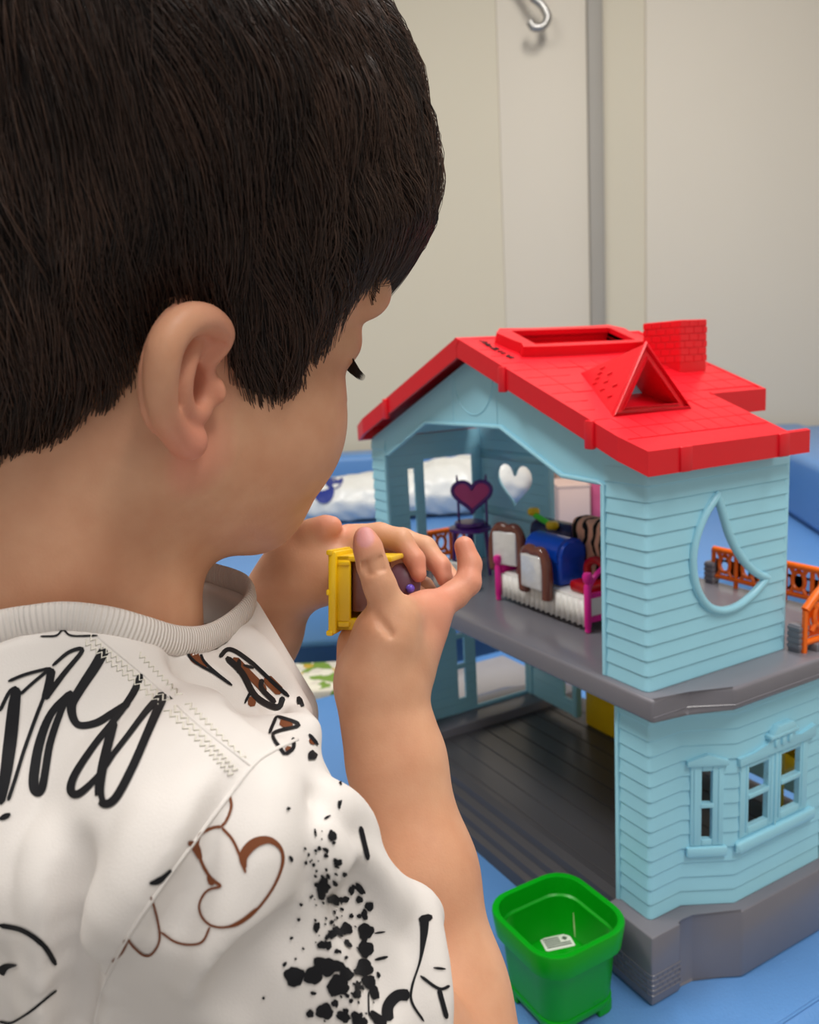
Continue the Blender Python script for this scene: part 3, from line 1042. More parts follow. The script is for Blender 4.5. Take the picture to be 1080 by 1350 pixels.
def surface_net(field, lo, hi, h, B=12):
    lo, hi = np.array(lo, float), np.array(hi, float)
    nb = np.ceil((hi - lo) / (h * B)).astype(int)
    dims = nb * B + 3
    half = h * B * 0.5 * math.sqrt(3)
    g = np.arange(B + 1)
    loc = np.stack(np.meshgrid(g, g, g, indexing='ij'), -1).reshape(-1, 3)
    # coarse test on block centres
    bi = np.stack(np.meshgrid(*[np.arange(n) for n in nb], indexing='ij'), -1).reshape(-1, 3)
    cen = lo + (bi + 0.5) * B * h
    dc = field(cen)
    keep = bi[np.abs(dc) < half * 1.25 + 0.006]
    tab = field.active(lo + (keep + 0.5) * B * h, half) if hasattr(field, 'active') else None
    cid, cpos, quads = [], [], []
    lin = lambda ijk: (ijk[..., 0].astype(np.int64) * dims[1] + ijk[..., 1]) * dims[2] + ijk[..., 2]
    for ib, b in enumerate(keep):
        o = b * B
        pts = lo + (loc + o) * h
        v = (field(pts) if tab is None else field(pts, np.flatnonzero(tab[:, ib]))).reshape(B + 1, B + 1, B + 1)
        if v.min() > 0 or v.max() < 0: continue
        s = v < 0
        # cells
        cs = sum(s[i:B + i, j:B + j, k:B + k].astype(np.int8) for i in (0, 1) for j in (0, 1) for k in (0, 1))
        act = np.argwhere((cs > 0) & (cs < 8))
        if len(act):
            acc = np.zeros((len(act), 3)); cnt = np.zeros(len(act))
            for ax in range(3):
                for u in (0, 1):
                    for w in (0, 1):
                        off0 = np.zeros(3, int); off0[(ax + 1) % 3] = u; off0[(ax + 2) % 3] = w
                        off1 = off0.copy(); off1[ax] = 1
                        p0 = act + off0; p1 = act + off1
                        a = v[p0[:, 0], p0[:, 1], p0[:, 2]]; bb = v[p1[:, 0], p1[:, 1], p1[:, 2]]
                        m = (a < 0) != (bb < 0)
                        t = np.where(m, a / np.where(m, a - bb, 1), 0)
                        acc += np.where(m[:, None], p0 + t[:, None] * (off1 - off0), 0); cnt += m
            cid.append(lin(act + o)); cpos.append(lo + (acc / cnt[:, None] + o) * h)
        for ax in range(3):
            sl0 = [slice(0, B)] * 3; sl1 = [slice(0, B)] * 3; sl1[ax] = slice(1, B + 1)
            a, bb = s[tuple(sl0)], s[tuple(sl1)]
            for flip, msk in ((0, a & ~bb), (1, ~a & bb)):
                e = np.argwhere(msk)
                if not len(e): continue
                e = e + o
                a1, a2 = (ax + 1) % 3, (ax + 2) % 3
                d1 = np.zeros(3, int); d1[a1] = 1
                d2 = np.zeros(3, int); d2[a2] = 1
                qd = np.stack([lin(e - d1 - d2), lin(e - d2), lin(e), lin(e - d1)], 1)
                quads.append(qd[:, ::-1] if flip else qd)
    cid = np.concatenate(cid); cpos = np.concatenate(cpos); quads = np.concatenate(quads)
    order = np.argsort(cid); cid, cpos = cid[order], cpos[order]
    idx = np.clip(np.searchsorted(cid, quads), 0, len(cid) - 1)
    ok = (cid[idx] == quads).all(axis=1)
    return cpos, idx[ok]


def relax(V, Q, it=2, lam=0.5):
    e = np.concatenate([Q[:, [0, 1]], Q[:, [1, 2]], Q[:, [2, 3]], Q[:, [3, 0]]])
    for _ in range(it):
        acc = np.zeros_like(V); cnt = np.zeros(len(V))
        for a, b in ((0, 1), (1, 0)):
            for ax in range(3): acc[:, ax] += np.bincount(e[:, a], V[e[:, b], ax], len(V))
            cnt += np.bincount(e[:, a], minlength=len(V))
        V = V + lam * (acc / np.maximum(cnt, 1)[:, None] - V)
    return V


def net_obj(name, V, Q, m, parent=None, fill=False):
    me = bpy.data.meshes.new(name)
    me.vertices.add(len(V)); me.vertices.foreach_set('co', V.astype(np.float32).ravel())
    me.loops.add(len(Q) * 4); me.loops.foreach_set('vertex_index', Q.astype(np.int32).ravel())
    me.polygons.add(len(Q))
    me.polygons.foreach_set('loop_start', np.arange(0, len(Q) * 4, 4, dtype=np.int32))
    me.update(calc_edges=True)
    me.validate()
    if fill:                                  # close any pinhole left between blocks
        bm = bmesh.new(); bm.from_mesh(me)
        be = [e for e in bm.edges if len(e.link_faces) == 1]
        if be:
            bmesh.ops.holes_fill(bm, edges=be, sides=0)
            bm.to_mesh(me)
        bm.free()
    return link_mesh(name, me, m, parent, smooth=True)


def K(px, py, d, rpx):
    return (W(px, py, d), rpx * d / F_PX)


# ------------------------------------------------------------------ head frame
HK = 0.262 / 0.272
HS = 1.1037 * HK
HO = CAM + (np.array([0.04183997, -0.31214733, 0.53089668]) - CAM) * HK
HA = np.array([[-0.08183343, 0.97235287, -0.21870799], [0.98089739, 0.03972035, -0.19042743], [0.1764755, 0.23011343, 0.95702884]])


_ya = math.radians(5.0)
_ear = HO + HS * (np.array([0, 0.068, -0.042]) @ HA)
HA = np.array([HA[0] * math.cos(_ya) - HA[1] * math.sin(_ya), HA[1] * math.cos(_ya) + HA[0] * math.sin(_ya), HA[2]])
HO = _ear - HS * (np.array([0, 0.068, -0.042]) @ HA)


def to_head(p): return (np.atleast_2d(p) - HO) @ HA.T / HS
def from_head(q): return HO + HS * (np.atleast_2d(q) @ HA)


def ear_pt(px, py, lift=0.0):
    """Bearing met with the plane of the near ear (local: y + 0.5 x = 0.071)."""
    n = np.array([0.5, 1.0, 0.0])
    o = to_head(CAM)[0]; q = to_head(W(px, py, 1.0))[0]; d = q - o
    t = (0.071 - o @ n) / (d @ n)
    return o + d * t + lift * n / np.linalg.norm(n)


EPX = 1 / (F_PX / 0.262) / HS          # one image pixel at the ear, in head units

head = Field()
SKULL = [(Ell((-0.010, 0, 0.016), (0.092, 0.075, 0.088)), 0), (Ell((0.034, 0, 0.017), (0.050, 0.061, 0.059)), 0.02)]
for e_, k_ in SKULL: head.add(e_, k_)
head.add(Ell((0.040, 0, -0.050), (0.044, 0.052, 0.055)), 0.02)
head.add(Ell((0.046, 0.030, -0.058), (0.032, 0.031, 0.034)), 0.014)          # cheek
head.add(Cone((0.004, 0.047, -0.066), (0.056, 0.020, -0.094), 0.020, 0.017), 0.02)   # jaw line
head.add(Ell((0.040, 0, -0.082), (0.038, 0.036, 0.028)), 0.016)
head.add(Ell((0.062, 0, -0.094), (0.014, 0.018, 0.013)), 0.014)              # chin
head.add(Cone((0.080, 0, -0.014), (0.0885, 0, -0.044), 0.007, 0.009), 0.010)  # nose
head.add(Ell((0.083, 0.009, -0.048), (0.008, 0.007, 0.006)), 0.005)
head.add(Ell((0.079, 0, -0.070), (0.008, 0.018, 0.0045)), 0.005)              # lips
head.add(Ell((0.077, 0, -0.077), (0.0085, 0.015, 0.005)), 0.004)
head.add(Cone((0.086, 0.010, 0.002), (0.070, 0.046, -0.001), 0.008, 0.008), 0.012)   # brow
head.cut(Ell((0.089, 0.034, -0.019), (0.012, 0.017, 0.011)), 0.010)           # socket
head.add(Ell((0.0625, 0.033, -0.0205), (0.0145, 0.0165, 0.0125)), 0.004)      # closed lid
# ear
e_n = np.array([0.5, 1.0, 0.0]) / math.hypot(0.5, 1)
e_u = np.array([-1.0, 0.5, 0.0]) / math.hypot(0.5, 1)
EA = np.array([e_u, [0, 0, 1], e_n])
head.add(Ell(ear_pt(243, 492, -0.0035), (62 * EPX, 88 * EPX, 0.0042), EA), 0.004)
head.add(Ell(ear_pt(262, 500, -0.010), (44 * EPX, 66 * EPX, 0.010), EA), 0.008)
hel = [(270, 492, -.004, 9), (286, 458, 0.0, 12), (288, 436, .001, 14), (268, 420, .0022, 16), (243, 417, .003, 17), (220, 429, .0035, 17.5), (204, 452, .0038, 18),
       (199, 482, .0038, 17.5), (201, 512, .003, 16.5), (211, 543, .0022, 15.5), (226, 566, .001, 16), (242, 580, 0.0, 19), (252, 584, -.0005, 20)]
hel = [tuple(h_) for h_ in smooth_path(hel, 4)]
for a, b in zip(hel[:-1], hel[1:]):
    head.add(Cone(ear_pt(*a[:3]), ear_pt(*b[:3]), a[3] * EPX, b[3] * EPX), 0.0022)
head.add(Ell(ear_pt(253, 580, -.002), (21 * EPX, 24 * EPX, 0.0055), EA), 0.003)
ant = [(262, 448, -.001, 8), (246, 462, .0012, 10), (234, 484, .0022, 11), (231, 510, .002, 11), (238, 533, .001, 11), (254, 547, .0, 11), (268, 540, .0, 11)]
head.cut(Ell(ear_pt(258, 508, .001), (19 * EPX, 29 * EPX, 0.009), EA), 0.003)   # concha
head.cut(Ell(ear_pt(226, 490, .0035), (5 * EPX, 44 * EPX, 0.0035), EA), 0.002)   # scaphoid groove
head.cut(Cone(ear_pt(283, 452, .003), ear_pt(266, 470, .001), 5 * EPX, 4 * EPX), 0.002)
ant = [tuple(h_) for h_ in smooth_path(ant, 3)]
for a, b in zip(ant[:-1], ant[1:]):
    head.add(Cone(ear_pt(*a[:3]), ear_pt(*b[:3]), a[3] * EPX, b[3] * EPX), 0.0025)
head.add(Ell(ear_pt(285, 517, .0), (9 * EPX, 17 * EPX, 0.004), EA), 0.004)       # tragus
head.cut(Ell(ear_pt(259, 512, -.003), (13 * EPX, 20 * EPX, 0.014), EA), 0.002)   # ear canal

# ------------------------------------------------------------------ body
Z = np.array([0, 0, 1.0])
_ty = math.radians(30)
T_F = H_R * math.cos(_ty) + H_F * math.sin(_ty)
T_R = H_R * math.sin(_ty) - H_F * math.cos(_ty)
NB = W(92, 850, 0.318)
SR = W(272, 1095, 0.252)
SL = NB - T_R * 0.115 - Z * 0.045
ELB_R, ELB_L = W(625, 1470, 0.305), W(268, 1010, 0.445)

body = Field()
for op_, pr_, k_ in head.ops: body.ops.append((op_, Placed(pr_), k_ * HS))
body.add(Cone(from_head((-0.020, 0, -0.050))[0], W(95, 830, 0.318), 0.047, 0.050), 0.022)     # neck
for sg, S_ in ((1, SR), (-1, SL)):
    body.add(Cone(NB + sg * T_R * 0.02 - Z * 0.035, S_, 0.028, 0.026), 0.03)
body.add(Cone(SR, ELB_R, 0.026, 0.0225), 0.015)
body.add(Cone(SL, ELB_L, 0.032, 0.025), 0.015)
# right forearm
for c in chain([(ELB_R, 0.0255), K(588, 1310, 0.324, 78), K(556, 1150, 0.337, 69), K(522, 1000, 0.348, 60), K(506, 935, 0.352, 54)]): body.add(c, 0.010)
# left forearm
for c in chain([(ELB_L, 0.025), K(343, 832, 0.425, 50), K(378, 768, 0.412, 40)]): body.add(c, 0.012)
# near (right) hand
hand = Field()
for c in chain([K(508, 940, 0.351, 54), K(505, 890, 0.352, 54), K(520, 850, 0.357, 46), K(548, 820, 0.366, 32)]): hand.add(c, 0.008)
for c in chain([K(478, 900, 0.360, 32), K(478, 850, 0.370, 26), K(488, 830, 0.378, 20)]): hand.add(c, 0.010)        # heel of the palm
for c in chain([K(492, 890, 0.346, 34), K(508, 835, 0.343, 33), K(520, 812, 0.344, 27)]): hand.add(c, 0.010)        # ball of the thumb
for c in chain([K(542, 880, 0.362, 30), K(570, 812, 0.372, 25)]): hand.add(c, 0.010)
for c in chain([K(535, 806, 0.352, 16), K(566, 800, 0.368, 18)]): hand.add(c, 0.008)
for c in chain([K(513, 803, 0.342, 26), K(500, 770, 0.339, 20.5), K(491, 745, 0.338, 19.5), K(485, 722, 0.338, 18), K(481, 708, 0.339, 14.5)]): hand.add(c, 0.003)   # thumb
for c in chain([K(572, 802, 0.371, 23), K(600, 784, 0.380, 18), K(617, 768, 0.384, 17), K(620, 744, 0.388, 15), K(612, 720, 0.390, 13.5)]): hand.add(c, 0.0025)   # index
for c in chain([K(562, 815, 0.384, 20), K(548, 788, 0.412, 16), K(510, 800, 0.424, 14), K(485, 806, 0.414, 12)]): hand.add(c, 0.0025)
for c in chain([K(545, 845, 0.386, 20), K(525, 826, 0.412, 15), K(490, 832, 0.416, 13), K(470, 834, 0.402, 11.5)]): hand.add(c, 0.0025)
for c in chain([K(520, 875, 0.384, 18), K(505, 862, 0.405, 13), K(480, 866, 0.405, 11), K(466, 868, 0.396, 10)]): hand.add(c, 0.0025)
# creases over the thumb joint
for y, x0, x1 in ((739, 481, 502), (746, 480, 505), (753, 484, 506)):
    P_ = [W(x0, y + 3, 0.3340), W((x0 + x1) / 2, y + 1, 0.3311), W(x1, y - 3, 0.3340)]
    for a_, b_ in zip(P_[:-1], P_[1:]): hand.cut(Cone(a_, b_, 0.0011, 0.0011), 0.0014)
# folds where the thumb meets the palm and across the wrist
for pp in ([(495, 811, .3338), (504, 822, .3315), (515, 836, .3312)],):
    for a_, b_ in zip(pp[:-1], pp[1:]): hand.cut(Cone(W(*a_), W(*b_), 0.0012, 0.0012), 0.0025)
# far (left) hand
for c in chain([K(375, 775, 0.414, 41), K(402, 750, 0.408, 46), K(440, 745, 0.408, 42), K(466, 735, 0.410, 32)]): hand.add(c, 0.010)
for c in chain([K(384, 728, 0.404, 22), K(410, 703, 0.399, 15.5), K(430, 695, 0.396, 12.5), K(440, 693, 0.395, 10)]): hand.add(c, 0.006)
for c in chain([K(462, 716, 0.404, 26), K(500, 706, 0.400, 17), K(528, 712, 0.396, 15.5), K(547, 738, 0.392, 13.5), K(552, 757, 0.390, 11)]): hand.add(c, 0.002)
for c in chain([K(470, 725, 0.414, 22), K(530, 712, 0.414, 16), K(560, 722, 0.410, 15), K(581, 747, 0.404, 13), K(587, 764, 0.400, 11)]): hand.add(c, 0.002)
for c in chain([K(470, 745, 0.424, 20), K(540, 732, 0.428, 15), K(578, 742, 0.424, 13), K(602, 770, 0.414, 11)]): hand.add(c, 0.002)
for c in chain([K(462, 760, 0.428, 18), K(530, 760, 0.436, 13), K(560, 772, 0.432, 11), K(575, 790, 0.424, 10)]): hand.add(c, 0.002)
for prim in hand.ops: body.ops.append(prim)

lo = np.array([1e9] * 3); hi = -lo
for op, pr, k in body.ops:
    if isinstance(pr, Cone):
        for c, r in ((pr.a, pr.ra), (pr.b, pr.rb)): lo = np.minimum(lo, c - r); hi = np.maximum(hi, c + r)
for q in ((.12, .1, .11), (-.11, -.1, -.12), (.12, -.1, .11), (-.11, .1, .11), (.12, .1, -.12)):
    p = from_head(q)[0]; lo = np.minimum(lo, p); hi = np.maximum(hi, p)
V, Q = surface_net(body, lo - 0.01, hi + 0.01, 0.00125)
V = relax(V, Q, 1, 0.4)

child = empty('person', (NB[0], NB[1], FLOOR_Z), 'child with short dark hair in a white printed t-shirt holding a small yellow toy', 'person')


def attr(o, name, arr):
    a = o.data.attributes.new(name, 'FLOAT', 'POINT')
    a.data.foreach_set('value', arr.astype(np.float32))


def skin_material():
    m = mat('skin', srgb(214, 164, 134), 0.5, 0.35, sss=0.12)
    nt = m.node_tree; b = nt.nodes['Principled BSDF']
    tc = nt.nodes.new('ShaderNodeTexCoord')
    n = nt.nodes.new('ShaderNodeTexNoise'); n.inputs['Scale'].default_value = 45; n.inputs['Detail'].default_value = 5
    nt.links.new(tc.outputs['Object'], n.inputs['Vector'])
    r = nt.nodes.new('ShaderNodeValToRGB')
    r.color_ramp.elements[0].color = srgb(204, 147, 114); r.color_ramp.elements[0].position = 0.3
    r.color_ramp.elements[1].color = srgb(218, 166, 133); r.color_ramp.elements[1].position = 0.7
    nt.links.new(n.outputs['Fac'], r.inputs['Fac'])
    at = nt.nodes.new('ShaderNodeAttribute'); at.attribute_name = 'blush'
    mx = nt.nodes.new('ShaderNodeMix'); mx.data_type = 'RGBA'
    nt.links.new(at.outputs['Fac'], mx.inputs[0]); nt.links.new(r.outputs['Color'], mx.inputs[6]); mx.inputs[7].default_value = srgb(226, 140, 120)
    an = nt.nodes.new('ShaderNodeAttribute'); an.attribute_name = 'nail'
    mx2 = nt.nodes.new('ShaderNodeMix'); mx2.data_type = 'RGBA'
    nt.links.new(an.outputs['Fac'], mx2.inputs[0]); nt.links.new(mx.outputs[2], mx2.inputs[6]); mx2.inputs[7].default_value = srgb(214, 150, 148)
    nt.links.new(mx2.outputs[2], b.inputs['Base Color'])
    v = nt.nodes.new('ShaderNodeTexNoise'); v.inputs['Scale'].default_value = 900; v.inputs['Detail'].default_value = 3
    nt.links.new(tc.outputs['Object'], v.inputs['Vector'])
    bp = nt.nodes.new('ShaderNodeBump'); bp.inputs['Strength'].default_value = 0.12; bp.inputs['Distance'].default_value = 0.0006
    nt.links.new(v.outputs['Fac'], bp.inputs['Height']); nt.links.new(bp.outputs['Normal'], b.inputs['Normal'])
    return m


M['skin'] = skin_material()
skin = net_obj('body', V, Q, 'skin', child, True)
skin['label'] = 'bare head, neck and arms'
sk_bvh = BVHTree.FromPolygons([tuple(v) for v in V], Q.tolist())


def falloff(V, c, r): return np.clip(1 - np.linalg.norm(V - c, axis=1) / r, 0, 1)


bl = np.zeros(len(V))
for px, py, d, r in ((215, 470, .262, .034), (250, 590, .262, .026), (240, 430, .262, .03), (612, 722, .39, .018), (620, 760, .386, .018), (481, 705, .338, .012), (553, 750, .392, .016),
                     (587, 760, .402, .016), (440, 692, .396, .012), (560, 800, .372, .03)):
    f_ = falloff(V, W(px, py, d), r) ** 0.7 * 0.75
    if d == .262:
        q_ = to_head(V)
        f_ = f_ * np.clip((q_[:, 1] + 0.5 * q_[:, 0] - 0.063) / 0.004, 0, 1)
    bl = np.maximum(bl, f_)
attr(skin, 'blush', bl)
nl = np.clip((1 - Ell(W(481.5, 706, 0.3335), (12.5 * .335 / F_PX, 17 * .335 / F_PX, 0.006), np.array([RGT, UP, FWD]))(V) * 1200 - 0.5), 0, 1)
attr(skin, 'nail', nl)


def hit(px, py, bvh):
    d = W(px, py, 1.0) - CAM
    d /= np.linalg.norm(d)
    r = bvh.ray_cast(Vector(CAM), Vector(d))
    return np.array(r[0]) if r[0] is not None else None
# ------------------------------------------------------------------ hair
skull = Field()
for e_, k_ in SKULL: skull.add(e_, k_)
skull.add(Ell((0.034, 0, -0.045), (0.046, 0.052, 0.055)), 0.02)
skull.add(Ell((-0.045, 0, -0.035), (0.045, 0.055, 0.055)), 0.03)
HL_PX = [(521, 372), (500, 350), (478, 352), (452, 372), (430, 405), (413, 440), (400, 466), (384, 500), (364, 524), (347, 544), (337, 537), (320, 508), (309, 478), (304, 450), (302, 415),
         (285, 396), (252, 388), (220, 394), (190, 406), (165, 424), (155, 455), (152, 490), (140, 508), (118, 520), (90, 540), (55, 572), (20, 596), (0, 608)]


def th_z(q):
    return np.stack([np.arctan2(np.abs(q[:, 1]), q[:, 0] + 0.005) * 0.08, q[:, 2]], 1)


hl = []
for px, py in HL_PX:
    # meet the bearing with the skull by marching (ignores the ear)
    o = to_head(CAM)[0]; d = to_head(W(px, py, 1.0))[0] - o; d /= np.linalg.norm(d)
    t, best = 0.15, (9, 0)
    for _ in range(80):
        v = float(skull((o + d * t)[None])[0])
        if v < best[0]: best = (v, t)
        if v < 0.0004: break
        t += max(v * 0.8, 0.0004)
    hl.append(th_z((o + d * best[1])[None])[0])
hl = np.array(hl)
hl = np.concatenate([[[0.0, hl[0, 1] + 0.002]], hl, [[math.pi * 0.08, hl[-1, 1] - 0.02]]])
POLY = np.concatenate([hl, [[math.pi * 0.08 + 0.05, 0.3], [-0.05, 0.3], [-0.05, hl[0, 1]]]])


def hair_sd(q):
    """Positive inside the hairy area (metres from the hairline)."""
    u = th_z(q)
    dmin = np.full(len(u), 1e9)
    for a, b in zip(hl[:-1], hl[1:]):
        ab = b - a
        h = np.clip((u - a) @ ab / (ab @ ab + 1e-12), 0, 1)
        dmin = np.minimum(dmin, np.linalg.norm(u - a - h[:, None] * ab, axis=1))
    ins = np.zeros(len(u), bool)
    P0, P1 = POLY, np.roll(POLY, -1, axis=0)
    for a, b in zip(P0, P1):
        c = (a[1] > u[:, 1]) != (b[1] > u[:, 1])
        with np.errstate(divide='ignore', invalid='ignore'):
            xi = (b[0] - a[0]) * (u[:, 1] - a[1]) / (b[1] - a[1]) + a[0]
        ins ^= c & (u[:, 0] < xi)
    return np.where(ins, dmin, -dmin)


def sstep(a, b, x):
    t = np.clip((x - a) / (b - a), 0, 1)
    return t * t * (3 - 2 * t)


def hair_depth(q):
    sd = hair_sd(q)
    th = np.arctan2(np.abs(q[:, 1]), q[:, 0] + 0.005)
    full = 0.0125 + 0.004 * sstep(1.2, 0.4, th) + 0.002 * sstep(0.03, 0.1, q[:, 2])     # more body over the forehead and crown
    short = 0.0055
    # short-cropped towards the nape and round the ear
    crop = sstep(0.01, 0.055, q[:, 2])
    front = sstep(1.25, 0.8, th)
    full = short + (full - short) * np.maximum(crop, front)
    t = 0.001 + (full - 0.001) * sstep(-0.001, 0.022, sd) ** 0.8
    return np.where(sd > -0.001, t, -0.002 + np.maximum(sd, -0.05) * 0.6)


class HairCap:
    def __call__(s, p):
        q = to_head(p)
        d = skull(q)
        near = d < 0.03
        r = d.copy()
        if near.any():
            r[near] = d[near] - hair_depth(q[near])
        return r * HS * 0.9


cap = HairCap()
pts_ = from_head(np.array([(x, y, z) for x in (-.13, .13) for y in (-.11, .11) for z in (-.11, .15)]))
hV, hQ = surface_net(cap, pts_.min(axis=0), pts_.max(axis=0), 0.0024)
hV = relax(hV, hQ, 2, 0.5)


def hair_material():
    m = mat('dark_brown_hair', srgb(34, 24, 20), 0.42, 0.5)
    nt = m.node_tree; b = nt.nodes['Principled BSDF']
    at = nt.nodes.new('ShaderNodeAttribute'); at.attribute_name = 'tint'
    r = nt.nodes.new('ShaderNodeValToRGB')
    r.color_ramp.elements[0].color = srgb(28, 19, 16); r.color_ramp.elements[1].color = srgb(82, 58, 46)
    nt.links.new(at.outputs['Fac'], r.inputs['Fac']); nt.links.new(r.outputs['Color'], b.inputs['Base Color'])
    return m


M['hair'] = hair_material()
M['hair_under'] = mat('hair_underlayer', srgb(24, 17, 15), 0.7, 0.2, noise=0.3, nscale=200)
hair = net_obj('hair', hV, hQ, 'hair_under', child)
hair['label'] = 'short straight dark brown hair'
# strands lying along the cap, combed from the crown whorl
ctri = np.concatenate([hQ[:, [0, 1, 2]], hQ[:, [0, 2, 3]]])
a_, b_, c_ = hV[ctri[:, 0]], hV[ctri[:, 1]], hV[ctri[:, 2]]
area = np.linalg.norm(np.cross(b_ - a_, c_ - a_), axis=1)
cen_q = to_head((a_ + b_ + c_) / 3)
wgt = area * (hair_sd(cen_q) > -0.0005) * np.where(cen_q[:, 1] > -0.03, 1.0, 0.22)
rng = np.random.default_rng(3)
NS = 25000
pick = rng.choice(len(ctri), NS, p=wgt / wgt.sum())
u1, u2 = rng.random(NS), rng.random(NS)
fl_ = u1 + u2 > 1; u1[fl_], u2[fl_] = 1 - u1[fl_], 1 - u2[fl_]
P = a_[pick] + (b_ - a_)[pick] * u1[:, None] + (c_ - a_)[pick] * u2[:, None]
CROWN = from_head((-0.062, 0.012, 0.085))[0]
# clumps share a small heading change
nclump = 650
cl_seed = P[rng.choice(NS, nclump, replace=False)]
from mathutils.kdtree import KDTree
kd = KDTree(nclump)
for i, c in enumerate(cl_seed): kd.insert(Vector(c), i)
kd.balance()
cl_id = np.array([kd.find(Vector(p))[1] for p in P])
cl_ang = rng.normal(0, 0.2, nclump)
ang = cl_ang[cl_id] + rng.normal(0, 0.06, NS)
lift = rng.random(NS) ** 1.5 * 0.0022 + (rng.random(nclump) ** 2 * 0.0026)[cl_id]
over = rng.gamma(1.6, 0.0028, NS)                   # how far a strand runs past the hairline
cl_over = rng.gamma(1.6, 0.0022, nclump); over = over * 0.5 + cl_over[cl_id]
_u = th_z(to_head(P)); _ti = hl[np.argmin(np.where((hl[:, 0] > 0.05) & (hl[:, 0] < 0.12), hl[:, 1], 9))]
over = over * (1 + 1.6 * np.exp(-((_u[:, 0] - _ti[0]) / 0.007) ** 2) * (_u[:, 1] < 0.02))
NP = 9
step = rng.uniform(0.0030, 0.0058, NS)
path = np.zeros((NS, NP, 3))
alive = np.ones(NS)
cur = P.copy()
vel = None
eps = 0.0008


def grad(p):
    g = np.stack([cap(p + np.eye(3)[i] * eps) - cap(p - np.eye(3)[i] * eps) for i in range(3)], 1)
    return g / np.maximum(np.linalg.norm(g, axis=1, keepdims=True), 1e-9)


for k in range(NP):
    path[:, k] = cur
    q = to_head(cur)
    g = to_head(cur) * 0
    gs = (lambda p: np.stack([skull(to_head(p + np.eye(3)[i] * eps)) - skull(to_head(p - np.eye(3)[i] * eps)) for i in range(3)], 1))(cur)
    nrm = gs / np.maximum(np.linalg.norm(gs, axis=1, keepdims=True), 1e-9)
    rad = cur - CROWN
    flow = rad / np.linalg.norm(rad, axis=1, keepdims=True) - 0.35 * Z
    flow = flow - nrm * np.sum(flow * nrm, axis=1, keepdims=True)
    flow /= np.linalg.norm(flow, axis=1, keepdims=True)
    side = np.cross(nrm, flow)
    hd = flow * np.cos(ang)[:, None] + side * np.sin(ang)[:, None]
    sd = hair_sd(q)
    alive = np.where(sd < -over, 0.0, alive)
    nxt = cur + hd * (step * alive)[:, None]
    # stay on the layer: cap surface inside the hairline, just over the skin outside it
    q2 = to_head(nxt)
    target = np.maximum(hair_depth(q2), 0.0012) + lift * math.sin(math.pi * min(1, (k + 1) / 6)) - 0.0004
    dd = skull(q2) - target
    nxt = nxt - nrm * (np.clip(dd, -0.004, 0.0018) * HS)[:, None]
    cur = np.where(alive[:, None] > 0, nxt, cur + hd * 0.0002)
rad0 = rng.uniform(0.00012, 0.00021, NS)
tap = np.array([0.8, 1, 1, 1, 0.95, 0.85, 0.7, 0.5, 0.15])
d_ = np.gradient(path, axis=1)
d_ /= np.maximum(np.linalg.norm(d_, axis=2, keepdims=True), 1e-9)
up_ = path - HO
s1 = np.cross(d_, up_); s1 /= np.maximum(np.linalg.norm(s1, axis=2, keepdims=True), 1e-9)
s2 = np.cross(s1, d_)
ringv = []
for k in range(3):
    an = 2 * math.pi * k / 3 + math.pi / 2
    ringv.append(path + (s1 * math.cos(an) + s2 * math.sin(an)) * (rad0[:, None] * tap[None])[..., None])
SVt = np.stack(ringv, 2).reshape(-1, 3)
base_i = np.arange(NS)[:, None, None] * (NP * 3) + np.arange(NP - 1)[None, :, None] * 3
kk = np.arange(3)[None, None]
SQ = np.stack([base_i + kk, base_i + (kk + 1) % 3, base_i + 3 + (kk + 1) % 3, base_i + 3 + kk], -1).reshape(-1, 4)
strands = net_obj('hair_strands', SVt, SQ, 'hair', hair)
strands['kind'] = 'stuff'
tint = np.clip(rng.normal(0.45, 0.22, NS) + rng.normal(0, 0.15, nclump)[cl_id], 0, 1)
attr(strands, 'tint', np.repeat(tint, NP * 3))
# eyebrow and lashes
bm = bmesh.new()
for k in range(130):
    t = rng.random()
    a0 = np.array([0.066 + 0.020 * t, 0.050 - 0.036 * t, -0.001 + 0.004 * math.sin(t * 3.0) + rng.normal(0, 0.0013)])
    b0 = a0 + np.array([-0.003, 0.0055, 0.0012])
    pa = sk_bvh.find_nearest(Vector(from_head(a0)[0])); pb = sk_bvh.find_nearest(Vector(from_head(b0)[0]))
    A = pa[0] + pa[1] * 0.0001; B = pb[0] + pb[1] * 0.0004
    add_tube(bm, [A, (A + B) / 2 + pa[1] * 0.0003, B], [0.00016, 0.00014, 0.00004], 3)
eb = bm_obj('eyebrow', bm, 'hair_under', child)
eb['kind'] = 'stuff'
bm = bmesh.new()
for k in range(26):
    t = k / 25
    a0 = np.array([0.0705 + 0.005 * t, 0.049 - 0.028 * t, -0.0265 - 0.001 * math.sin(t * 3)])
    nn = sk_bvh.find_nearest(Vector(from_head(a0)[0]))
    A = np.array(nn[0]); nv = np.array(nn[1])
    tip = A + HS * (np.array([0.0058, 0.0022 * (1 - t), -0.0052]) @ HA)
    add_tube(bm, [A, (A + tip) / 2 + HS * (np.array([0.0006, 0, -0.0010]) @ HA), tip], [0.00026, 0.0002, 0.00005], 3)
el = bm_obj('eyelashes', bm, 'hair_under', child)
el['kind'] = 'stuff'
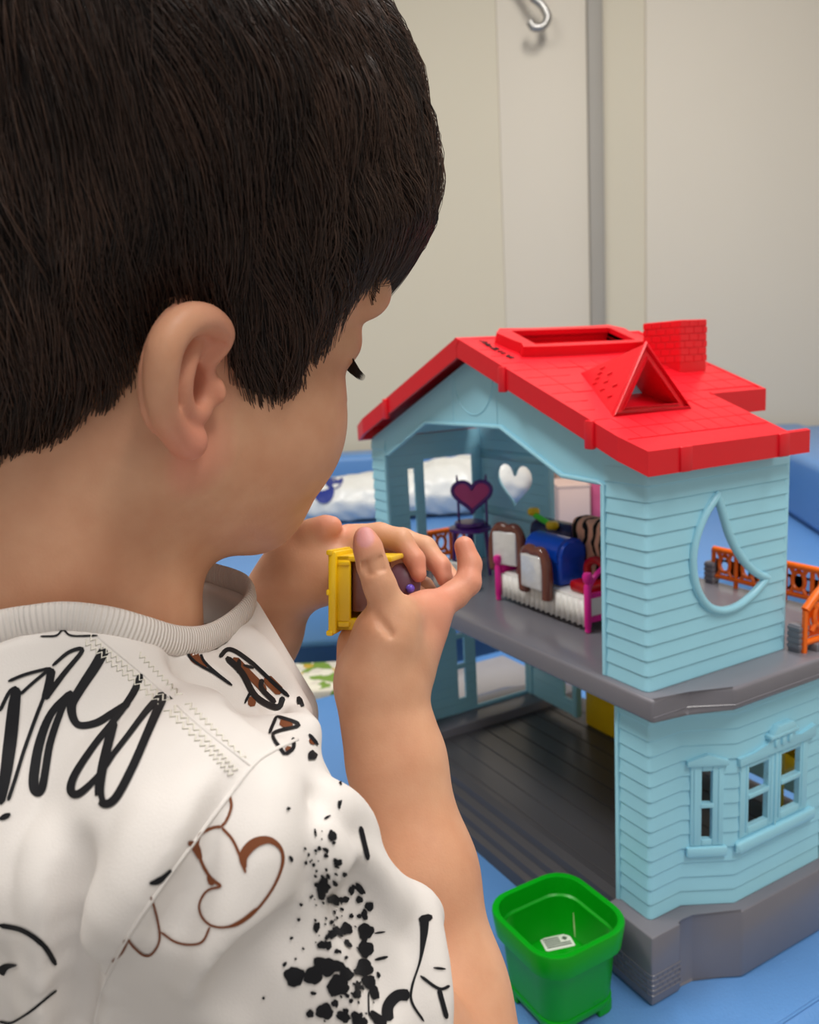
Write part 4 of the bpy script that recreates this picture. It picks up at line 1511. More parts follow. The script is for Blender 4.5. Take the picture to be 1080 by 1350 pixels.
# ------------------------------------------------------------------ t-shirt
TA = np.array([T_F, T_R, Z])
shirt = Field()
shirt.add(Ell(NB - Z * 0.145 + T_F * 0.015, (0.083, 0.112, 0.155), TA), 0)
shirt.add(Ell(NB - Z * 0.062 - T_F * 0.010, (0.062, 0.098, 0.052), TA), 0.03)
shirt.add(Cone(NB - Z * 0.28 + T_F * 0.01, NB - Z * 0.36 + T_F * 0.01, 0.105, 0.11), 0.04)
shirt.add(Cone(NB + T_R * 0.035 - Z * 0.040, SR, 0.038, 0.038), 0.03)
shirt.add(Cone(NB - T_R * 0.035 - Z * 0.040, SL, 0.040, 0.0395), 0.03)
shirt.add(Cone(NB + T_F * 0.035 - Z * 0.035, NB + T_F * 0.06 - Z * 0.10, 0.036, 0.03), 0.03)
HEM_R = W(438, 1330, 0.278)
shirt.add(Cone(SR, HEM_R, 0.038, 0.040), 0.012)
shirt.add(Cone(W(455, 1275, 0.285), W(490, 1430, 0.292), 0.034, 0.037), 0.012)
HEM_L = SL + (ELB_L - SL) * 0.72
shirt.add(Cone(SL, HEM_L, 0.0395, 0.042), 0.012)
# drape folds: ridges (add) and valleys (cut), each along a line on the cloth
def fold(pts, r, up=True, k=0.008):
    P = [W(*p) for p in pts]
    for a, b in zip(P[:-1], P[1:]):
        (shirt.add if up else shirt.cut)(Cone(a, b, r, r), k)


class Waves:
    """Soft cloth undulation laid over the blended volume."""
    def __init__(s, base): s.b = base
    def active(s, cen, half): return s.b.active(cen, half)
    def __call__(s, p, act=None):
        d = s.b(p, act)
        q = (p - NB) @ TA.T
        w = 0.0016 * np.sin(q[:, 1] * 95 + q[:, 2] * 22 + 1.5 * np.sin(q[:, 2] * 30)) * np.clip((-q[:, 2] - 0.07) * 12, 0, 1)
        w += 0.0009 * np.sin(q[:, 0] * 120 - q[:, 1] * 60 + q[:, 2] * 70) * np.clip((-q[:, 2] - 0.05) * 12, 0, 1)
        return d + w


# openings
shirt.cut(Cone(W(95, 838, 0.318) - Z * 0.012, W(110, 640, 0.318), 0.060, 0.070), 0.006)
shirt.cut(Cone(W(560, 1300, 0.300), W(640, 1500, 0.305), 0.030, 0.034), 0.006)
shirt.cut(Half(W(600, 1215, 0.30), W(600, 1215, 0.30) - W(660, 1215, 0.30)), 0.004) if False else None
RING = [(-30, 828, .258), (30, 821, .257), (85, 815, .260), (140, 821, .265), (190, 834, .275), (235, 845, .291), (275, 841, .312), (312, 817, .338), (331, 791, .356), (322, 771, .370),
        (290, 759, .382), (250, 750, .390), (150, 748, .392), (40, 768, .360), (-40, 800, .310)]
RING = smooth_path([W(*p) for p in RING], 6, True)
for a in RING[::2]:
    ou = a - NB; ou = ou - Z * (ou @ Z); ou /= np.linalg.norm(ou)
    shirt.add(Cone(a - Z * 0.0085, a - Z * 0.058 + ou * 0.020, 0.0028, 0.006), 0.008)


def s_depth(px, py):
    o, d = CAM, W(px, py, 1.0) - CAM
    t = 0.15
    for _ in range(90):
        v = float(_base((o + d * t)[None])[0])
        if v < 0.0004: break
        t += max(v * 0.8, 0.0005)
    return t


def fold_px(pts, r, height, up=True, k=0.007):
    P = []
    for px, py in smooth_path(pts, 3):
        t = s_depth(px, py)
        P.append(CAM + (W(px, py, 1.0) - CAM) * (t + (r - height if up else -(r - height))))
    for a, b in zip(P[:-1], P[1:]):
        (shirt.add if up else shirt.cut)(Cone(a, b, r, r), k)


_base = Field(); _base.ops = list(shirt.ops)
FOLDS = [([(70, 1120), (76, 1220), (80, 1360)], .008, .0022, True), ([(112, 1150), (116, 1250), (112, 1360)], .007, .0016, True), ([(94, 1130), (98, 1240), (98, 1360)], .005, .0022, False),
         ([(215, 1080), (190, 1150), (150, 1220)], .007, .0016, True), ([(262, 1060), (232, 1120), (180, 1190)], .007, .0014, True), ([(30, 1020), (20, 1100), (25, 1200)], .008, .0016, True),
         ([(418, 1078), (432, 1092), (452, 1112)], .006, .0036, False), ([(410, 1100), (425, 1125), (450, 1160)], .005, .0026, True), ([(430, 1060), (455, 1080), (474, 1112)], .0055, .0028, True),
         ([(455, 1125), (490, 1165), (528, 1196), (560, 1206)], .006, .0024, True), ([(470, 1180), (505, 1240), (520, 1330)], .007, .0016, False), ([(540, 1208), (558, 1270), (565, 1350)], .006, .0022, True),
         ([(330, 1040), (300, 1130), (240, 1240)], .008, .0018, False), ([(350, 1060), (330, 1160), (280, 1280)], .009, .0018, True), ([(385, 1250), (340, 1290), (300, 1350)], .008, .0016, False),
         ([(250, 870), (300, 900), (360, 940)], .006, .0016, False), ([(330, 850), (365, 905), (400, 965)], .006, .0018, True)]
for f_ in FOLDS: fold_px(*f_)
sh = Waves(shirt)
lo = NB - np.array([.2, .2, .42]); hi = NB + np.array([.2, .2, .03])
sV, sQ = surface_net(sh, lo, hi, 0.0016)
sV = relax(sV, sQ, 2, 0.5)
M['shirt'] = mat('cotton_jersey', srgb(226, 220, 216), 0.85, 0.15, noise=0.02, nscale=40, bump=0.10, bscale=1600)
tee = net_obj('t_shirt', sV, sQ, 'shirt', child, True)
tee['label'] = 'white cotton t-shirt with scribble print'

M['rib'] = mat('ribbed_cotton', srgb(226, 219, 214), 0.9, 0.1, noise=0.02)
_nt = M['rib'].node_tree
_at = _nt.nodes.new('ShaderNodeAttribute'); _at.attribute_name = 'along'
_mt = _nt.nodes.new('ShaderNodeMath'); _mt.operation = 'SINE'
_ml = _nt.nodes.new('ShaderNodeMath'); _ml.operation = 'MULTIPLY'; _ml.inputs[1].default_value = 2 * math.pi / 0.0017
_bp = _nt.nodes.new('ShaderNodeBump'); _bp.inputs['Strength'].default_value = 0.5; _bp.inputs['Distance'].default_value = 0.0005
_nt.links.new(_at.outputs['Fac'], _ml.inputs[0]); _nt.links.new(_ml.outputs[0], _mt.inputs[0]); _nt.links.new(_mt.outputs[0], _bp.inputs['Height'])
_nt.links.new(_bp.outputs['Normal'], _nt.nodes['Principled BSDF'].inputs['Normal'])
bm = bmesh.new()
RP = smooth_path(RING, 2, True)
add_tube(bm, RP, 0.0024, 12, True, flat=2.3, ref=(-0.0, 0.0, 1.0))
col = bm_obj('collar', bm, 'rib', tee, smooth=True)
acc = np.concatenate([[0], np.cumsum([np.linalg.norm(RP[i + 1] - RP[i]) for i in range(len(RP) - 1)])])
attr(col, 'along', np.repeat(acc, 12))

te_bvh = BVHTree.FromPolygons([tuple(v) for v in sV], sQ.tolist())


def cast(px, py, lift=0.0003):
    d = W(px, py, 1.0) - CAM
    d /= np.linalg.norm(d)
    r = te_bvh.ray_cast(Vector(CAM), Vector(d))
    if r[0] is None or r[3] > 0.42: return None
    n = r[1]
    if n.dot(Vector(d)) > 0: n = -n
    return r[0] + n * lift


def ribbon(bm, pts, w, smooth=True, lift=0.00035):
    """Flat ink stroke laid on the cloth along a surveyed line; w = half width (px) or list."""
    pts = [np.array(p, float) for p in pts]
    ws = np.array(w if isinstance(w, (list, tuple)) else [w] * len(pts), float)
    if smooth and len(pts) > 2:
        full = smooth_path([np.append(p, k) for p, k in zip(pts, ws)], 6)
    else:
        full = []
        for a, b, wa, wb in zip(pts[:-1], pts[1:], ws[:-1], ws[1:]):
            m = max(2, int(np.linalg.norm(b - a) / 4))
            full += [np.append(a + (b - a) * t, wa + (wb - wa) * t) for t in np.linspace(0, 1, m, endpoint=False)]
        full.append(np.append(pts[-1], ws[-1]))
    full = np.array(full)
    tg = np.gradient(full[:, :2], axis=0); tg /= np.maximum(np.linalg.norm(tg, axis=1, keepdims=True), 1e-6)
    nr = np.stack([-tg[:, 1], tg[:, 0]], 1)
    # round ends
    prev = None
    for i, (x, y, ww) in enumerate(full):
        if i in (0, len(full) - 1): ww *= 0.45
        row = [cast(x + nr[i, 0] * ww * f, y + nr[i, 1] * ww * f, lift) for f in (-1, -0.33, 0.33, 1)]
        if any(r is None for r in row):
            prev = None; continue
        row = [bm.verts.new(r) for r in row]
        if prev:
            for k in range(3):
                if (prev[k].co - row[k].co).length < 0.02: bm.faces.new((prev[k], prev[k + 1], row[k + 1], row[k]))
        prev = row


def blob(bm, x, y, r, rs, ecc=1.0, ang=0.0):
    n = 20 if r > 3 else 10
    c = cast(x, y, 0.0006)
    if c is None: return
    ph = rs.random(3) * 6.28
    rings = []
    for f in (0.55, 1.0):
        ring = []
        for k in range(n):
            a = 2 * math.pi * k / n
            rr = f * r * (1 + 0.09 * math.sin(3 * a + ph[0]) + 0.07 * math.sin(5 * a + ph[1]) + 0.04 * math.sin(9 * a + ph[2]))
            dx, dy = rr * math.cos(a) * ecc, rr * math.sin(a)
            q = cast(x + dx * math.cos(ang) - dy * math.sin(ang), y + dx * math.sin(ang) + dy * math.cos(ang), 0.0005)
            if q is None: return
            ring.append(bm.verts.new(q))
        rings.append(ring)
    cv = bm.verts.new(c)
    for k in range(n):
        j = (k + 1) % n
        bm.faces.new((cv, rings[0][k], rings[0][j]))
        bm.faces.new((rings[0][k], rings[1][k], rings[1][j], rings[0][j]))


def z1(p): return [(x * .3148, 730 + y * .3148) for x, y in p]
def z2(p): return [(x * .3148, 1020 + y * .3148) for x, y in p]
def z3(p): return [(220 + x * .2593, 740 + y * .2593) for x, y in p]
def z4(p): return [(300 + x * .3519, 1040 + y * .3519) for x, y in p]


K1, K4, K3 = .3148, .3519, .2593
bm = bmesh.new()
for p, w in (([(72, 560), (60, 640), (45, 780), (25, 930), (0, 1050)], [18, 26, 28, 24, 20]), ([(0, 660), (40, 580), (72, 558)], 8), ([(35, 535), (110, 505), (215, 478)], 7),
             ([(85, 590), (140, 540), (215, 478)], 7), ([(218, 480), (195, 570), (150, 690), (100, 830), (60, 960), (35, 1035)], 8), ([(218, 480), (205, 550), (190, 610)], 18),
             ([(190, 605), (270, 500), (345, 405), (290, 412), (220, 470)], [14, 11, 9, 8, 7]), ([(440, 398), (400, 470), (335, 570), (300, 640), (325, 715), (400, 712), (470, 672), (545, 625)], [22, 22, 20, 20, 15, 16, 16, 16]),
             ([(300, 575), (215, 670), (165, 800), (142, 940), (150, 995), (180, 975), (210, 800), (260, 650), (300, 575)], [12, 16, 20, 22, 20, 18, 16, 14, 12]),
             ([(590, 505), (555, 590), (480, 700), (400, 800), (320, 920), (300, 990), (335, 1005), (420, 925), (490, 820)], [14, 16, 14, 14, 16, 18, 16, 12, 12]),
             ([(480, 700), (455, 800), (432, 900), (420, 1000), (440, 1048), (490, 1020), (560, 890), (625, 740), (690, 590)], [20, 20, 20, 20, 18, 18, 18, 18, 20]),
             ([(690, 590), (620, 655), (540, 760), (470, 850)], [22, 14, 12, 12]), ([(170, 348), (235, 345), (265, 322), (300, 345), (410, 345)], 4), ([(0, 1112), (45, 1090)], 12)):
    ribbon(bm, z1(p), [k * K1 for k in w] if isinstance(w, list) else w * K1)
for p, w in (([(0, 632), (100, 655), (180, 715), (232, 800)], 11), ([(0, 1035), (50, 1040), (120, 1000), (190, 940), (235, 905)], 5), ([(0, 832), (30, 806), (75, 800)], [24, 14, 4]), ([(625, 458), (660, 448), (690, 425), (715, 400)], [6, 14, 9, 6])):
    ribbon(bm, z2(p), [k * K1 for k in w] if isinstance(w, list) else w * K1)
for p, w in (([(90, 425), (110, 480), (160, 525), (240, 570), (330, 632)], 7), ([(165, 425), (180, 500), (240, 560), (330, 632)], 7), ([(265, 490), (320, 450), (420, 510), (520, 600), (620, 690)], 11), ([(300, 490), (380, 570), (450, 690), (560, 745), (590, 690)], 16),
             ([(365, 500), (360, 570)], 12), ([(480, 600), (480, 650), (550, 720)], 13), ([(385, 530), (440, 545)], 8), ([(520, 880), (560, 790)], 9), ([(560, 790), (670, 835), (540, 880), (580, 960), (600, 985)], 9), ([(600, 985), (640, 950), (640, 900)], 10), ([(665, 690), (695, 760)], [16, 10]),
             ([(720, 880), (765, 935)], 10), ([(395, 725), (425, 660)], 7), ([(865, 1090), (885, 1140)], 8), ([(870, 1255), (885, 1215)], 8), ([(800, 1310), (830, 1295)], 6), ([(605, 1262), (625, 1255)], 7)):
    ribbon(bm, z3(p), w * K3 if not isinstance(w, list) else [k * K3 for k in w])
for p, w in (([(600, 870), (600, 815), (635, 775), (680, 772)], 22), ([(735, 485), (735, 540), (722, 640), (690, 740), (690, 800), (735, 870)], [18, 14, 5, 5, 5, 5]), ([(715, 490), (765, 480)], 14), ([(722, 700), (790, 748), (830, 738)], 6), ([(790, 748), (820, 860)], 9), ([(770, 670), (815, 675)], 5),
             ([(415, 45), (418, 75)], 6), ([(360, 115), (380, 105)], 5), ([(325, 150), (330, 180)], 5), ([(495, 140), (525, 265)], 9), ([(550, 540), (590, 534)], 4), ([(550, 640), (600, 628)], 6), ([(525, 760), (527, 850)], 3)):
    ribbon(bm, z4(p), w * K4 if not isinstance(w, list) else [k * K4 for k in w])
ink = bm_obj('scribble_print', bm, 'black_ink', tee, smooth=True)
ink['kind'] = 'stuff'
bm = bmesh.new()
rs = np.random.default_rng(11)
for x, y, r, e in ((250, 700, 37, 1), (318, 697, 34, 1), (365, 662, 34, 1.4), (412, 662, 20, 1.4), (515, 532, 31, 1), (515, 600, 31, 1), (508, 670, 34, 1), (525, 722, 26, 1), (440, 525, 24, 1), (410, 735, 40, 1), (440, 695, 26, 1), (480, 768, 17, 1),
                   (362, 830, 30, 1.1), (400, 800, 14, 1), (430, 848, 17, 1.6), (308, 838, 15, 1), (350, 583, 15, 1.2), (372, 585, 16, 1), (388, 545, 16, 1), (530, 437, 18, 1), (492, 412, 14, 1), (440, 412, 13, 1), (470, 365, 10, 1), (412, 275, 12, 1.3), (435, 318, 9, 1),
                   (405, 607, 9, 1), (335, 355, 9, 1.4), (365, 377, 9, 1.2), (485, 868, 20, 2), (560, 862, 20, 2), (440, 860, 14, 1), (385, 500, 8, 1), (460, 475, 9, 1), (490, 475, 9, 1), (266, 486, 7, 1), (240, 556, 6, 1.3), (138, 781, 6, 1), (215, 655, 7, 1.5), (255, 635, 5, 1), (440, 632, 7, 1), (320, 762, 7, 1.8), (225, 75, 6, 1.2)):
    px, py = 300 + x * K4, 1040 + y * K4
    blob(bm, px, py, r * K4, rs, e, rs.normal(0, 0.5))
for k in range(130):
    t = rs.random()
    px = 420 + 55 * t + rs.normal(0, 14 + 10 * t); py = 1110 + 240 * t + rs.normal(0, 10)
    if px < 500: blob(bm, px, py, rs.gamma(2, 0.8) + 0.5, rs, 1 + rs.random(), 1.0 + rs.normal(0, .3))
bx_, by_ = z3([(735, 990)])[0]
blob(bm, bx_, by_, 24 * K3, rs)
sp = bm_obj('ink_splatter', bm, 'black_ink', tee, smooth=True)
sp['kind'] = 'stuff'
M['brown_ink'] = mat('brown_ink', srgb(116, 66, 40), 0.7, 0.2, noise=0.08, nscale=300)
bm = bmesh.new()
for p, w in (([(960, 85), (970, 140), (950, 195), (928, 222)], 6), ([(928, 222), (890, 226), (840, 250), (824, 295), (842, 365), (885, 435), (930, 470)], 7), ([(930, 225), (975, 275), (1005, 340), (1030, 415)], 6), ([(870, 430), (900, 462)], [6, 22]), ([(785, 285), (815, 305), (840, 360)], [8, 18, 8]),
             ([(930, 472), (870, 490), (838, 545), (850, 600), (890, 635), (950, 640), (1010, 612), (1075, 560)], 5), ([(630, 512), (655, 600), (668, 690), (640, 748), (605, 757), (560, 722), (530, 680)], 5), ([(672, 660), (735, 702), (800, 715), (852, 700), (882, 640)], 5), ([(530, 690), (512, 740), (470, 785)], [12, 7, 6])):
    ribbon(bm, z2(p), [k * K1 for k in w] if isinstance(w, list) else w * K1)
for p, w in (([(65, 300), (62, 250), (100, 205), (155, 192), (198, 225), (203, 285), (165, 375), (100, 460), (40, 505), (-10, 517)], [7, 17, 19, 13, 7, 6, 5, 5, 5, 5]),):
    ribbon(bm, z4(p), [k * K4 for k in w] if isinstance(w, list) else w * K4)
for p, w in (([(128, 430), (140, 490), (200, 540)], [30, 26, 10]), ([(0, 425), (60, 420), (110, 420)], 9), ([(330, 500), (420, 580), (500, 660)], [30, 20, 20]), ([(500, 590), (580, 670)], 26), ([(575, 820), (640, 835)], [26, 10]), ([(600, 960), (630, 950)], 14), ([(725, 905), (750, 930)], 16), ([(425, 690), (435, 740)], [14, 24])):
    ribbon(bm, z3(p), w * K3 if not isinstance(w, list) else [k * K3 for k in w], lift=0.00025)
bp_ = bm_obj('brown_print', bm, 'brown_ink', tee, smooth=True)
bp_['kind'] = 'stuff'


def cloth_line(bm, pts, r, zig=0.0, n=60, lift=0.0002):
    full = np.array(smooth_path(pts, 14))
    tg = np.gradient(full, axis=0); tg /= np.linalg.norm(tg, axis=1, keepdims=True)
    P = []
    for i, (x, y) in enumerate(full):
        s = zig * (1 if i % 2 else -1)
        q = cast(x - tg[i, 1] * s, y + tg[i, 0] * s, lift)
        if q is not None: P.append(q)
    if len(P) > 2: add_tube(bm, P, r, 5)


M['thread'] = mat('cream_thread', srgb(230, 225, 214), 0.9, 0.1, noise=0.03)
bm = bmesh.new()
cloth_line(bm, [(112, 846), (160, 885), (215, 932), (270, 985), (305, 1022)], 0.00035, 3.2)
cloth_line(bm, [(118, 840), (166, 879), (221, 926), (276, 979), (311, 1016)], 0.00035, 3.2)
cloth_line(bm, [(183, 862), (225, 905), (270, 950), (322, 1000)], 0.00035, 3.0)
st = bm_obj('stitching', bm, 'thread', tee, smooth=True)
st['kind'] = 'stuff'
bm = bmesh.new()
cloth_line(bm, [(128, 838), (200, 898), (262, 955), (335, 1012)], 0.0007, 0, lift=-0.0002)
cloth_line(bm, [(392, 975), (360, 990), (335, 1008), (300, 1052), (262, 1102), (215, 1166), (168, 1236), (138, 1296), (124, 1350), (118, 1400)], 0.0008, 0, lift=-0.0002)
sm_ = bm_obj('seam_welt', bm, 'shirt', tee, smooth=True)
sm_['kind'] = 'stuff'

# trousers and shoes below the frame: the child stands beside the couch
leg = Field()
HIP = NB - Z * 0.40 + T_F * 0.005
leg.add(Ell(HIP, (0.085, 0.105, 0.10), TA), 0)
for sg in (1, -1):
    a = HIP + sg * T_R * 0.05 - Z * 0.04
    kn = a - Z * 0.22 + T_F * 0.01
    an = np.array([kn[0], kn[1], FLOOR_Z + 0.05]) - T_F * 0.01
    leg.add(Cone(a, kn, 0.058, 0.048), 0.02); leg.add(Cone(kn, an, 0.048, 0.042), 0.01)
lV, lQ = surface_net(leg, HIP - np.array([.2, .2, .75]), HIP + np.array([.2, .2, .13]), 0.006)
M['denim'] = mat('navy_cotton', srgb(46, 54, 78), 0.85, 0.1, noise=0.1, nscale=90, bump=0.2, bscale=500)
net_obj('trousers', lV, lQ, 'denim', child)
for sg in (1, -1):
    ft = HIP + sg * T_R * 0.05 - T_F * 0.005
    sho = Field()
    c0 = np.array([ft[0], ft[1], FLOOR_Z + 0.033])
    sho.add(Cone(c0 - T_F * 0.02, c0 + T_F * 0.09 - Z * 0.004, 0.034, 0.029), 0)
    sho.cut(Half((0, 0, FLOOR_Z + 0.001), (0, 0, 1)), 0.003)
    fV, fQ = surface_net(sho, c0 - .14, c0 + .15, 0.004)
    net_obj('shoe', fV, fQ, 'white_plastic', child)
# ================================================================== loose things
# --- green bin ------------------------------------------------------------
def rounded_sq(cx, cy, h, r, n=6):
    pts = []
    for qx, qy, a0 in ((1, 1, 0), (-1, 1, 90), (-1, -1, 180), (1, -1, 270)):
        for k in range(n + 1):
            a = math.radians(a0 + 90 * k / n)
            pts.append((cx + qx * (h - r) + r * math.cos(a), cy + qy * (h - r) + r * math.sin(a)))
    return pts


BX, BY = -0.0425, -0.0525
bin_ = empty('storage_bin', (BX, BY, 0), 'small green plastic bin standing beside the toy house', 'bin')


def shell(name, prof, m, parent, cap_last=True):
    """prof: (half size, corner radius, z) from outside bottom over the rim to the inside bottom."""
    bm = bmesh.new()
    rings = [[bm.verts.new((x, y, z)) for x, y in rounded_sq(BX, BY, h, r)] for h, r, z in prof]
    n = len(rings[0])
    for A, B in zip(rings[:-1], rings[1:]):
        for k in range(n): bm.faces.new((A[k], A[(k + 1) % n], B[(k + 1) % n], B[k]))
    bm.faces.new(rings[-1]); bm.faces.new(rings[0][::-1])
    return bm_obj(name, bm, m, parent, angle=38)


bb = shell('bin_body', [(0.0295, 0.014, 0.0072), (0.0302, 0.0145, 0.0078), (0.0345, 0.0185, 0.056), (0.0352, 0.019, 0.0575), (0.0352, 0.019, 0.0585), (0.0325, 0.017, 0.059), (0.0300, 0.015, 0.030), (0.0290, 0.0142, 0.0283)], 'green_plastic', bin_)
shell('rim_band', [(0.0368, 0.020, 0.0535), (0.0388, 0.0215, 0.0535), (0.0408, 0.0225, 0.0715), (0.0405, 0.0222, 0.0728), (0.0393, 0.0212, 0.0733), (0.0375, 0.020, 0.0728), (0.0366, 0.0195, 0.071), (0.0355, 0.019, 0.058)], 'green_plastic', bin_) if False else None
bm = bmesh.new()
prof = [(0.0345, 0.0185, 0.0545), (0.0388, 0.0215, 0.0548), (0.0410, 0.0228, 0.0722), (0.0404, 0.0222, 0.0735), (0.0380, 0.021, 0.0738), (0.0364, 0.020, 0.0732), (0.0348, 0.019, 0.060), (0.0328, 0.0172, 0.0585)]
rings = [[bm.verts.new((x, y, z)) for x, y in rounded_sq(BX, BY, h, r)] for h, r, z in prof]
n = len(rings[0])
for A, B in zip(rings[:-1], rings[1:]):
    for k in range(n): bm.faces.new((A[k], A[(k + 1) % n], B[(k + 1) % n], B[k]))
bm_obj('rim', bm, 'green_plastic', bin_, angle=38)
bm = bmesh.new()
prof = [(0.0316, 0.0152, 0.0120), (0.0312, 0.015, 0.0136), (0.0300, 0.0144, 0.0138)]
rings = [[bm.verts.new((x, y, z)) for x, y in rounded_sq(BX, BY, h, r)] for h, r, z in [(0.0296, 0.0145, 0.0062)] + prof]
for A, B in zip(rings[:-1], rings[1:]):
    for k in range(n): bm.faces.new((A[k], A[(k + 1) % n], B[(k + 1) % n], B[k]))
bm_obj('base_band', bm, 'green_plastic', bin_, angle=38)
for sx in (-1, 1):
    for sy in (-1, 1):
        cx, cy = BX + sx * 0.0205, BY + sy * 0.0205
        pts = [(cx - sx * 0.007, cy + sy * 0.0088), (cx + sx * 0.002, cy + sy * 0.0088), (cx + sx * 0.0068, cy + sy * 0.0068), (cx + sx * 0.0088, cy + sy * 0.002), (cx + sx * 0.0088, cy - sy * 0.007), (cx + sx * 0.004, cy - sy * 0.007), (cx - sx * 0.007, cy + sy * 0.004)]
        prism('foot', pts, 0.0, 0.0085, 'green_plastic', bin_, 0.0006, 1)
# slots moulded near the foot of the walls
box('slot', BX - 0.016, BX - 0.006, BY - 0.0308, BY - 0.029, 0.0155, 0.0185, 'green_plastic', bin_, 0.0005, 1)
box('slot', BX + 0.029, BX + 0.0312, BY + 0.006, BY + 0.016, 0.0155, 0.0185, 'green_plastic', bin_, 0.0005, 1)
# paper label inside on the floor of the bin
LM = Matrix.Translation((-0.0628, -0.0372, 0.0284)) @ Matrix.Rotation(math.atan2(0.0230, 0.0070), 4, 'Z')


def lbox(name, x0, x1, y0, y1, z0, z1, m, parent):
    bm = bmesh.new()
    add_box(bm, x0, x1, y0, y1, z0, z1, 0.0, 1, LM)
    return bm_obj(name, bm, m, parent)


bm = bmesh.new()
add_prism(bm, [(x, y) for x, y in ((-0.0100, -0.0072), (0.0115, -0.0072), (0.0125, -0.0062), (0.0125, 0.0062), (0.0115, 0.0072), (-0.0100, 0.0072), (-0.0115, 0.0062), (-0.0115, -0.0062))], 0.0, 0.0003, 0, 1, lambda x, y, z: LM @ Vector((x, y, z)))
lab = bm_obj('paper_label', bm, 'white_plastic', bin_)
lab['label'] = 'small white printed label'
M['label_ink'] = mat('grey_label_ink', srgb(92, 104, 92), 0.7, 0.2, noise=0.05)
for k in range(5):
    y0 = 0.0042 - k * 0.0022
    lbox('printed_line', -0.0095, 0.003 if k < 3 else 0.0105, y0, y0 + 0.0012, 0.0003, 0.00045, 'label_ink', lab)
mk = bmesh.new()
add_prism(mk, [(0.0050, 0.0028), (0.0074, 0.0004), (0.0098, 0.0028), (0.0074, 0.0052)], 0.0003, 0.00045, 0, 1, lambda x, y, z: LM @ Vector((x, y, z)))
bm_obj('printed_mark', mk, 'label_ink', lab)
M['paint_chip'] = mat('cream_scuff', srgb(206, 222, 170), 0.6, 0.2, noise=0.1)
tube('scuff', [(-0.0585, -0.0226, 0.0295), (-0.0597, -0.0222, 0.0380), (-0.0615, -0.0214, 0.0490)], [0.0003, 0.0007, 0.0002], 'paint_chip', bin_, 5)

# --- toy bed ----------------------------------------------------------------
SZ = 0.241
bed = empty('toy_bed', (-0.195, 0.092, SZ), 'white toy bed with scalloped skirt and pink posts on the upper floor', 'toy bed')
bx0, bx1, by0, by1 = -0.259, -0.134, 0.0605, 0.126
box('mattress', bx0, bx1, by0 + 0.001, by1, SZ + 0.006, SZ + 0.029, 'white_plastic', bed, 0.003)
# scalloped, pleated skirt
N = 96
path = [(bx0 + (bx1 - bx0) * k / N, by0 - 0.0008 + 0.0013 * math.sin(k / N * 2 * math.pi * 17)) for k in range(N + 1)]
vs, fs = [], []
for k, (x, y) in enumerate(path):
    sc = 0.0022 * abs(math.sin(k / N * math.pi * 17))
    vs += [(x, y, SZ + 0.027), (x, y - 0.0008, SZ + 0.006 - sc), (x, y + 0.0012, SZ + 0.006 - sc), (x, y + 0.0018, SZ + 0.027)]
for k in range(N):
    a, b = 4 * k, 4 * k + 4
    fs += [(a, b, b + 1, a + 1), (a + 1, b + 1, b + 2, a + 2), (a + 2, b + 2, b + 3, a + 3), (a + 3, b + 3, b, a)]
mesh('bed_skirt', vs, fs, 'white_plastic', bed, smooth=True)


def bed_post(x, y, h):
    lathe('bed_post', (x, y, SZ), [(0.0020, 0), (0.0029, 0.0015), (0.0024, 0.004), (0.0031, 0.006), (0.0031, h - 0.012), (0.0022, h - 0.010), (0.0038, h - 0.007), (0.0043, h - 0.0035), (0.0034, h - 0.0005), (0.001, h)], 'pink_plastic', bed, 14)


bed_post(-0.1318, 0.0595, 0.0535); bed_post(-0.1318, 0.127, 0.0535); bed_post(-0.2605, 0.0575, 0.046); bed_post(-0.2605, 0.127, 0.046)
hb = box('headboard', -0.1345, -0.130, 0.0605, 0.126, SZ + 0.0085, SZ + 0.014, 'pink_plastic', bed, 0.001)
box('head_panel', -0.1335, -0.131, 0.063, 0.124, SZ + 0.014, SZ + 0.030, 'white_plastic', hb, 0.0008)
box('head_rail', -0.1345, -0.130, 0.0605, 0.126, SZ + 0.030, SZ + 0.034, 'pink_plastic', hb, 0.001)
tube('head_arch', smooth_path([(-0.132, 0.0595, SZ + 0.038), (-0.132, 0.070, SZ + 0.050), (-0.132, 0.093, SZ + 0.060), (-0.132, 0.116, SZ + 0.050), (-0.132, 0.127, SZ + 0.038)], 5), 0.0023, 'pink_plastic', hb, 8)
box('footboard', -0.2625, -0.2590, 0.0605, 0.126, SZ + 0.010, SZ + 0.036, 'pink_plastic', bed, 0.001)

BT = SZ + 0.0292       # mattress top
# blanket with wavy dark stripes
M['blanket'] = mat('peach_blanket', srgb(226, 168, 142), 0.8, 0.2)
_nt = M['blanket'].node_tree
_w = _nt.nodes.new('ShaderNodeTexWave'); _w.inputs['Scale'].default_value = 26; _w.inputs['Distortion'].default_value = 9; _w.inputs['Detail Scale'].default_value = 1.4
_tc = _nt.nodes.new('ShaderNodeTexCoord'); _nt.links.new(_tc.outputs['Object'], _w.inputs['Vector'])
_r = _nt.nodes.new('ShaderNodeValToRGB'); _r.color_ramp.interpolation = 'LINEAR'
_r.color_ramp.elements[0].color = srgb(20, 18, 20); _r.color_ramp.elements[0].position = 0.30
_r.color_ramp.elements[1].color = srgb(230, 172, 146); _r.color_ramp.elements[1].position = 0.36
_nt.links.new(_w.outputs['Fac'], _r.inputs['Fac']); _nt.links.new(_r.outputs['Color'], _nt.nodes['Principled BSDF'].inputs['Base Color'])
bl_ = box('doll_blanket', -0.203, -0.139, 0.100, 0.124, BT, BT + 0.058, 'blanket', None, 0.008, 4)
tag(bl_, 'folded peach doll blanket with wavy black stripes on the toy bed', 'blanket')
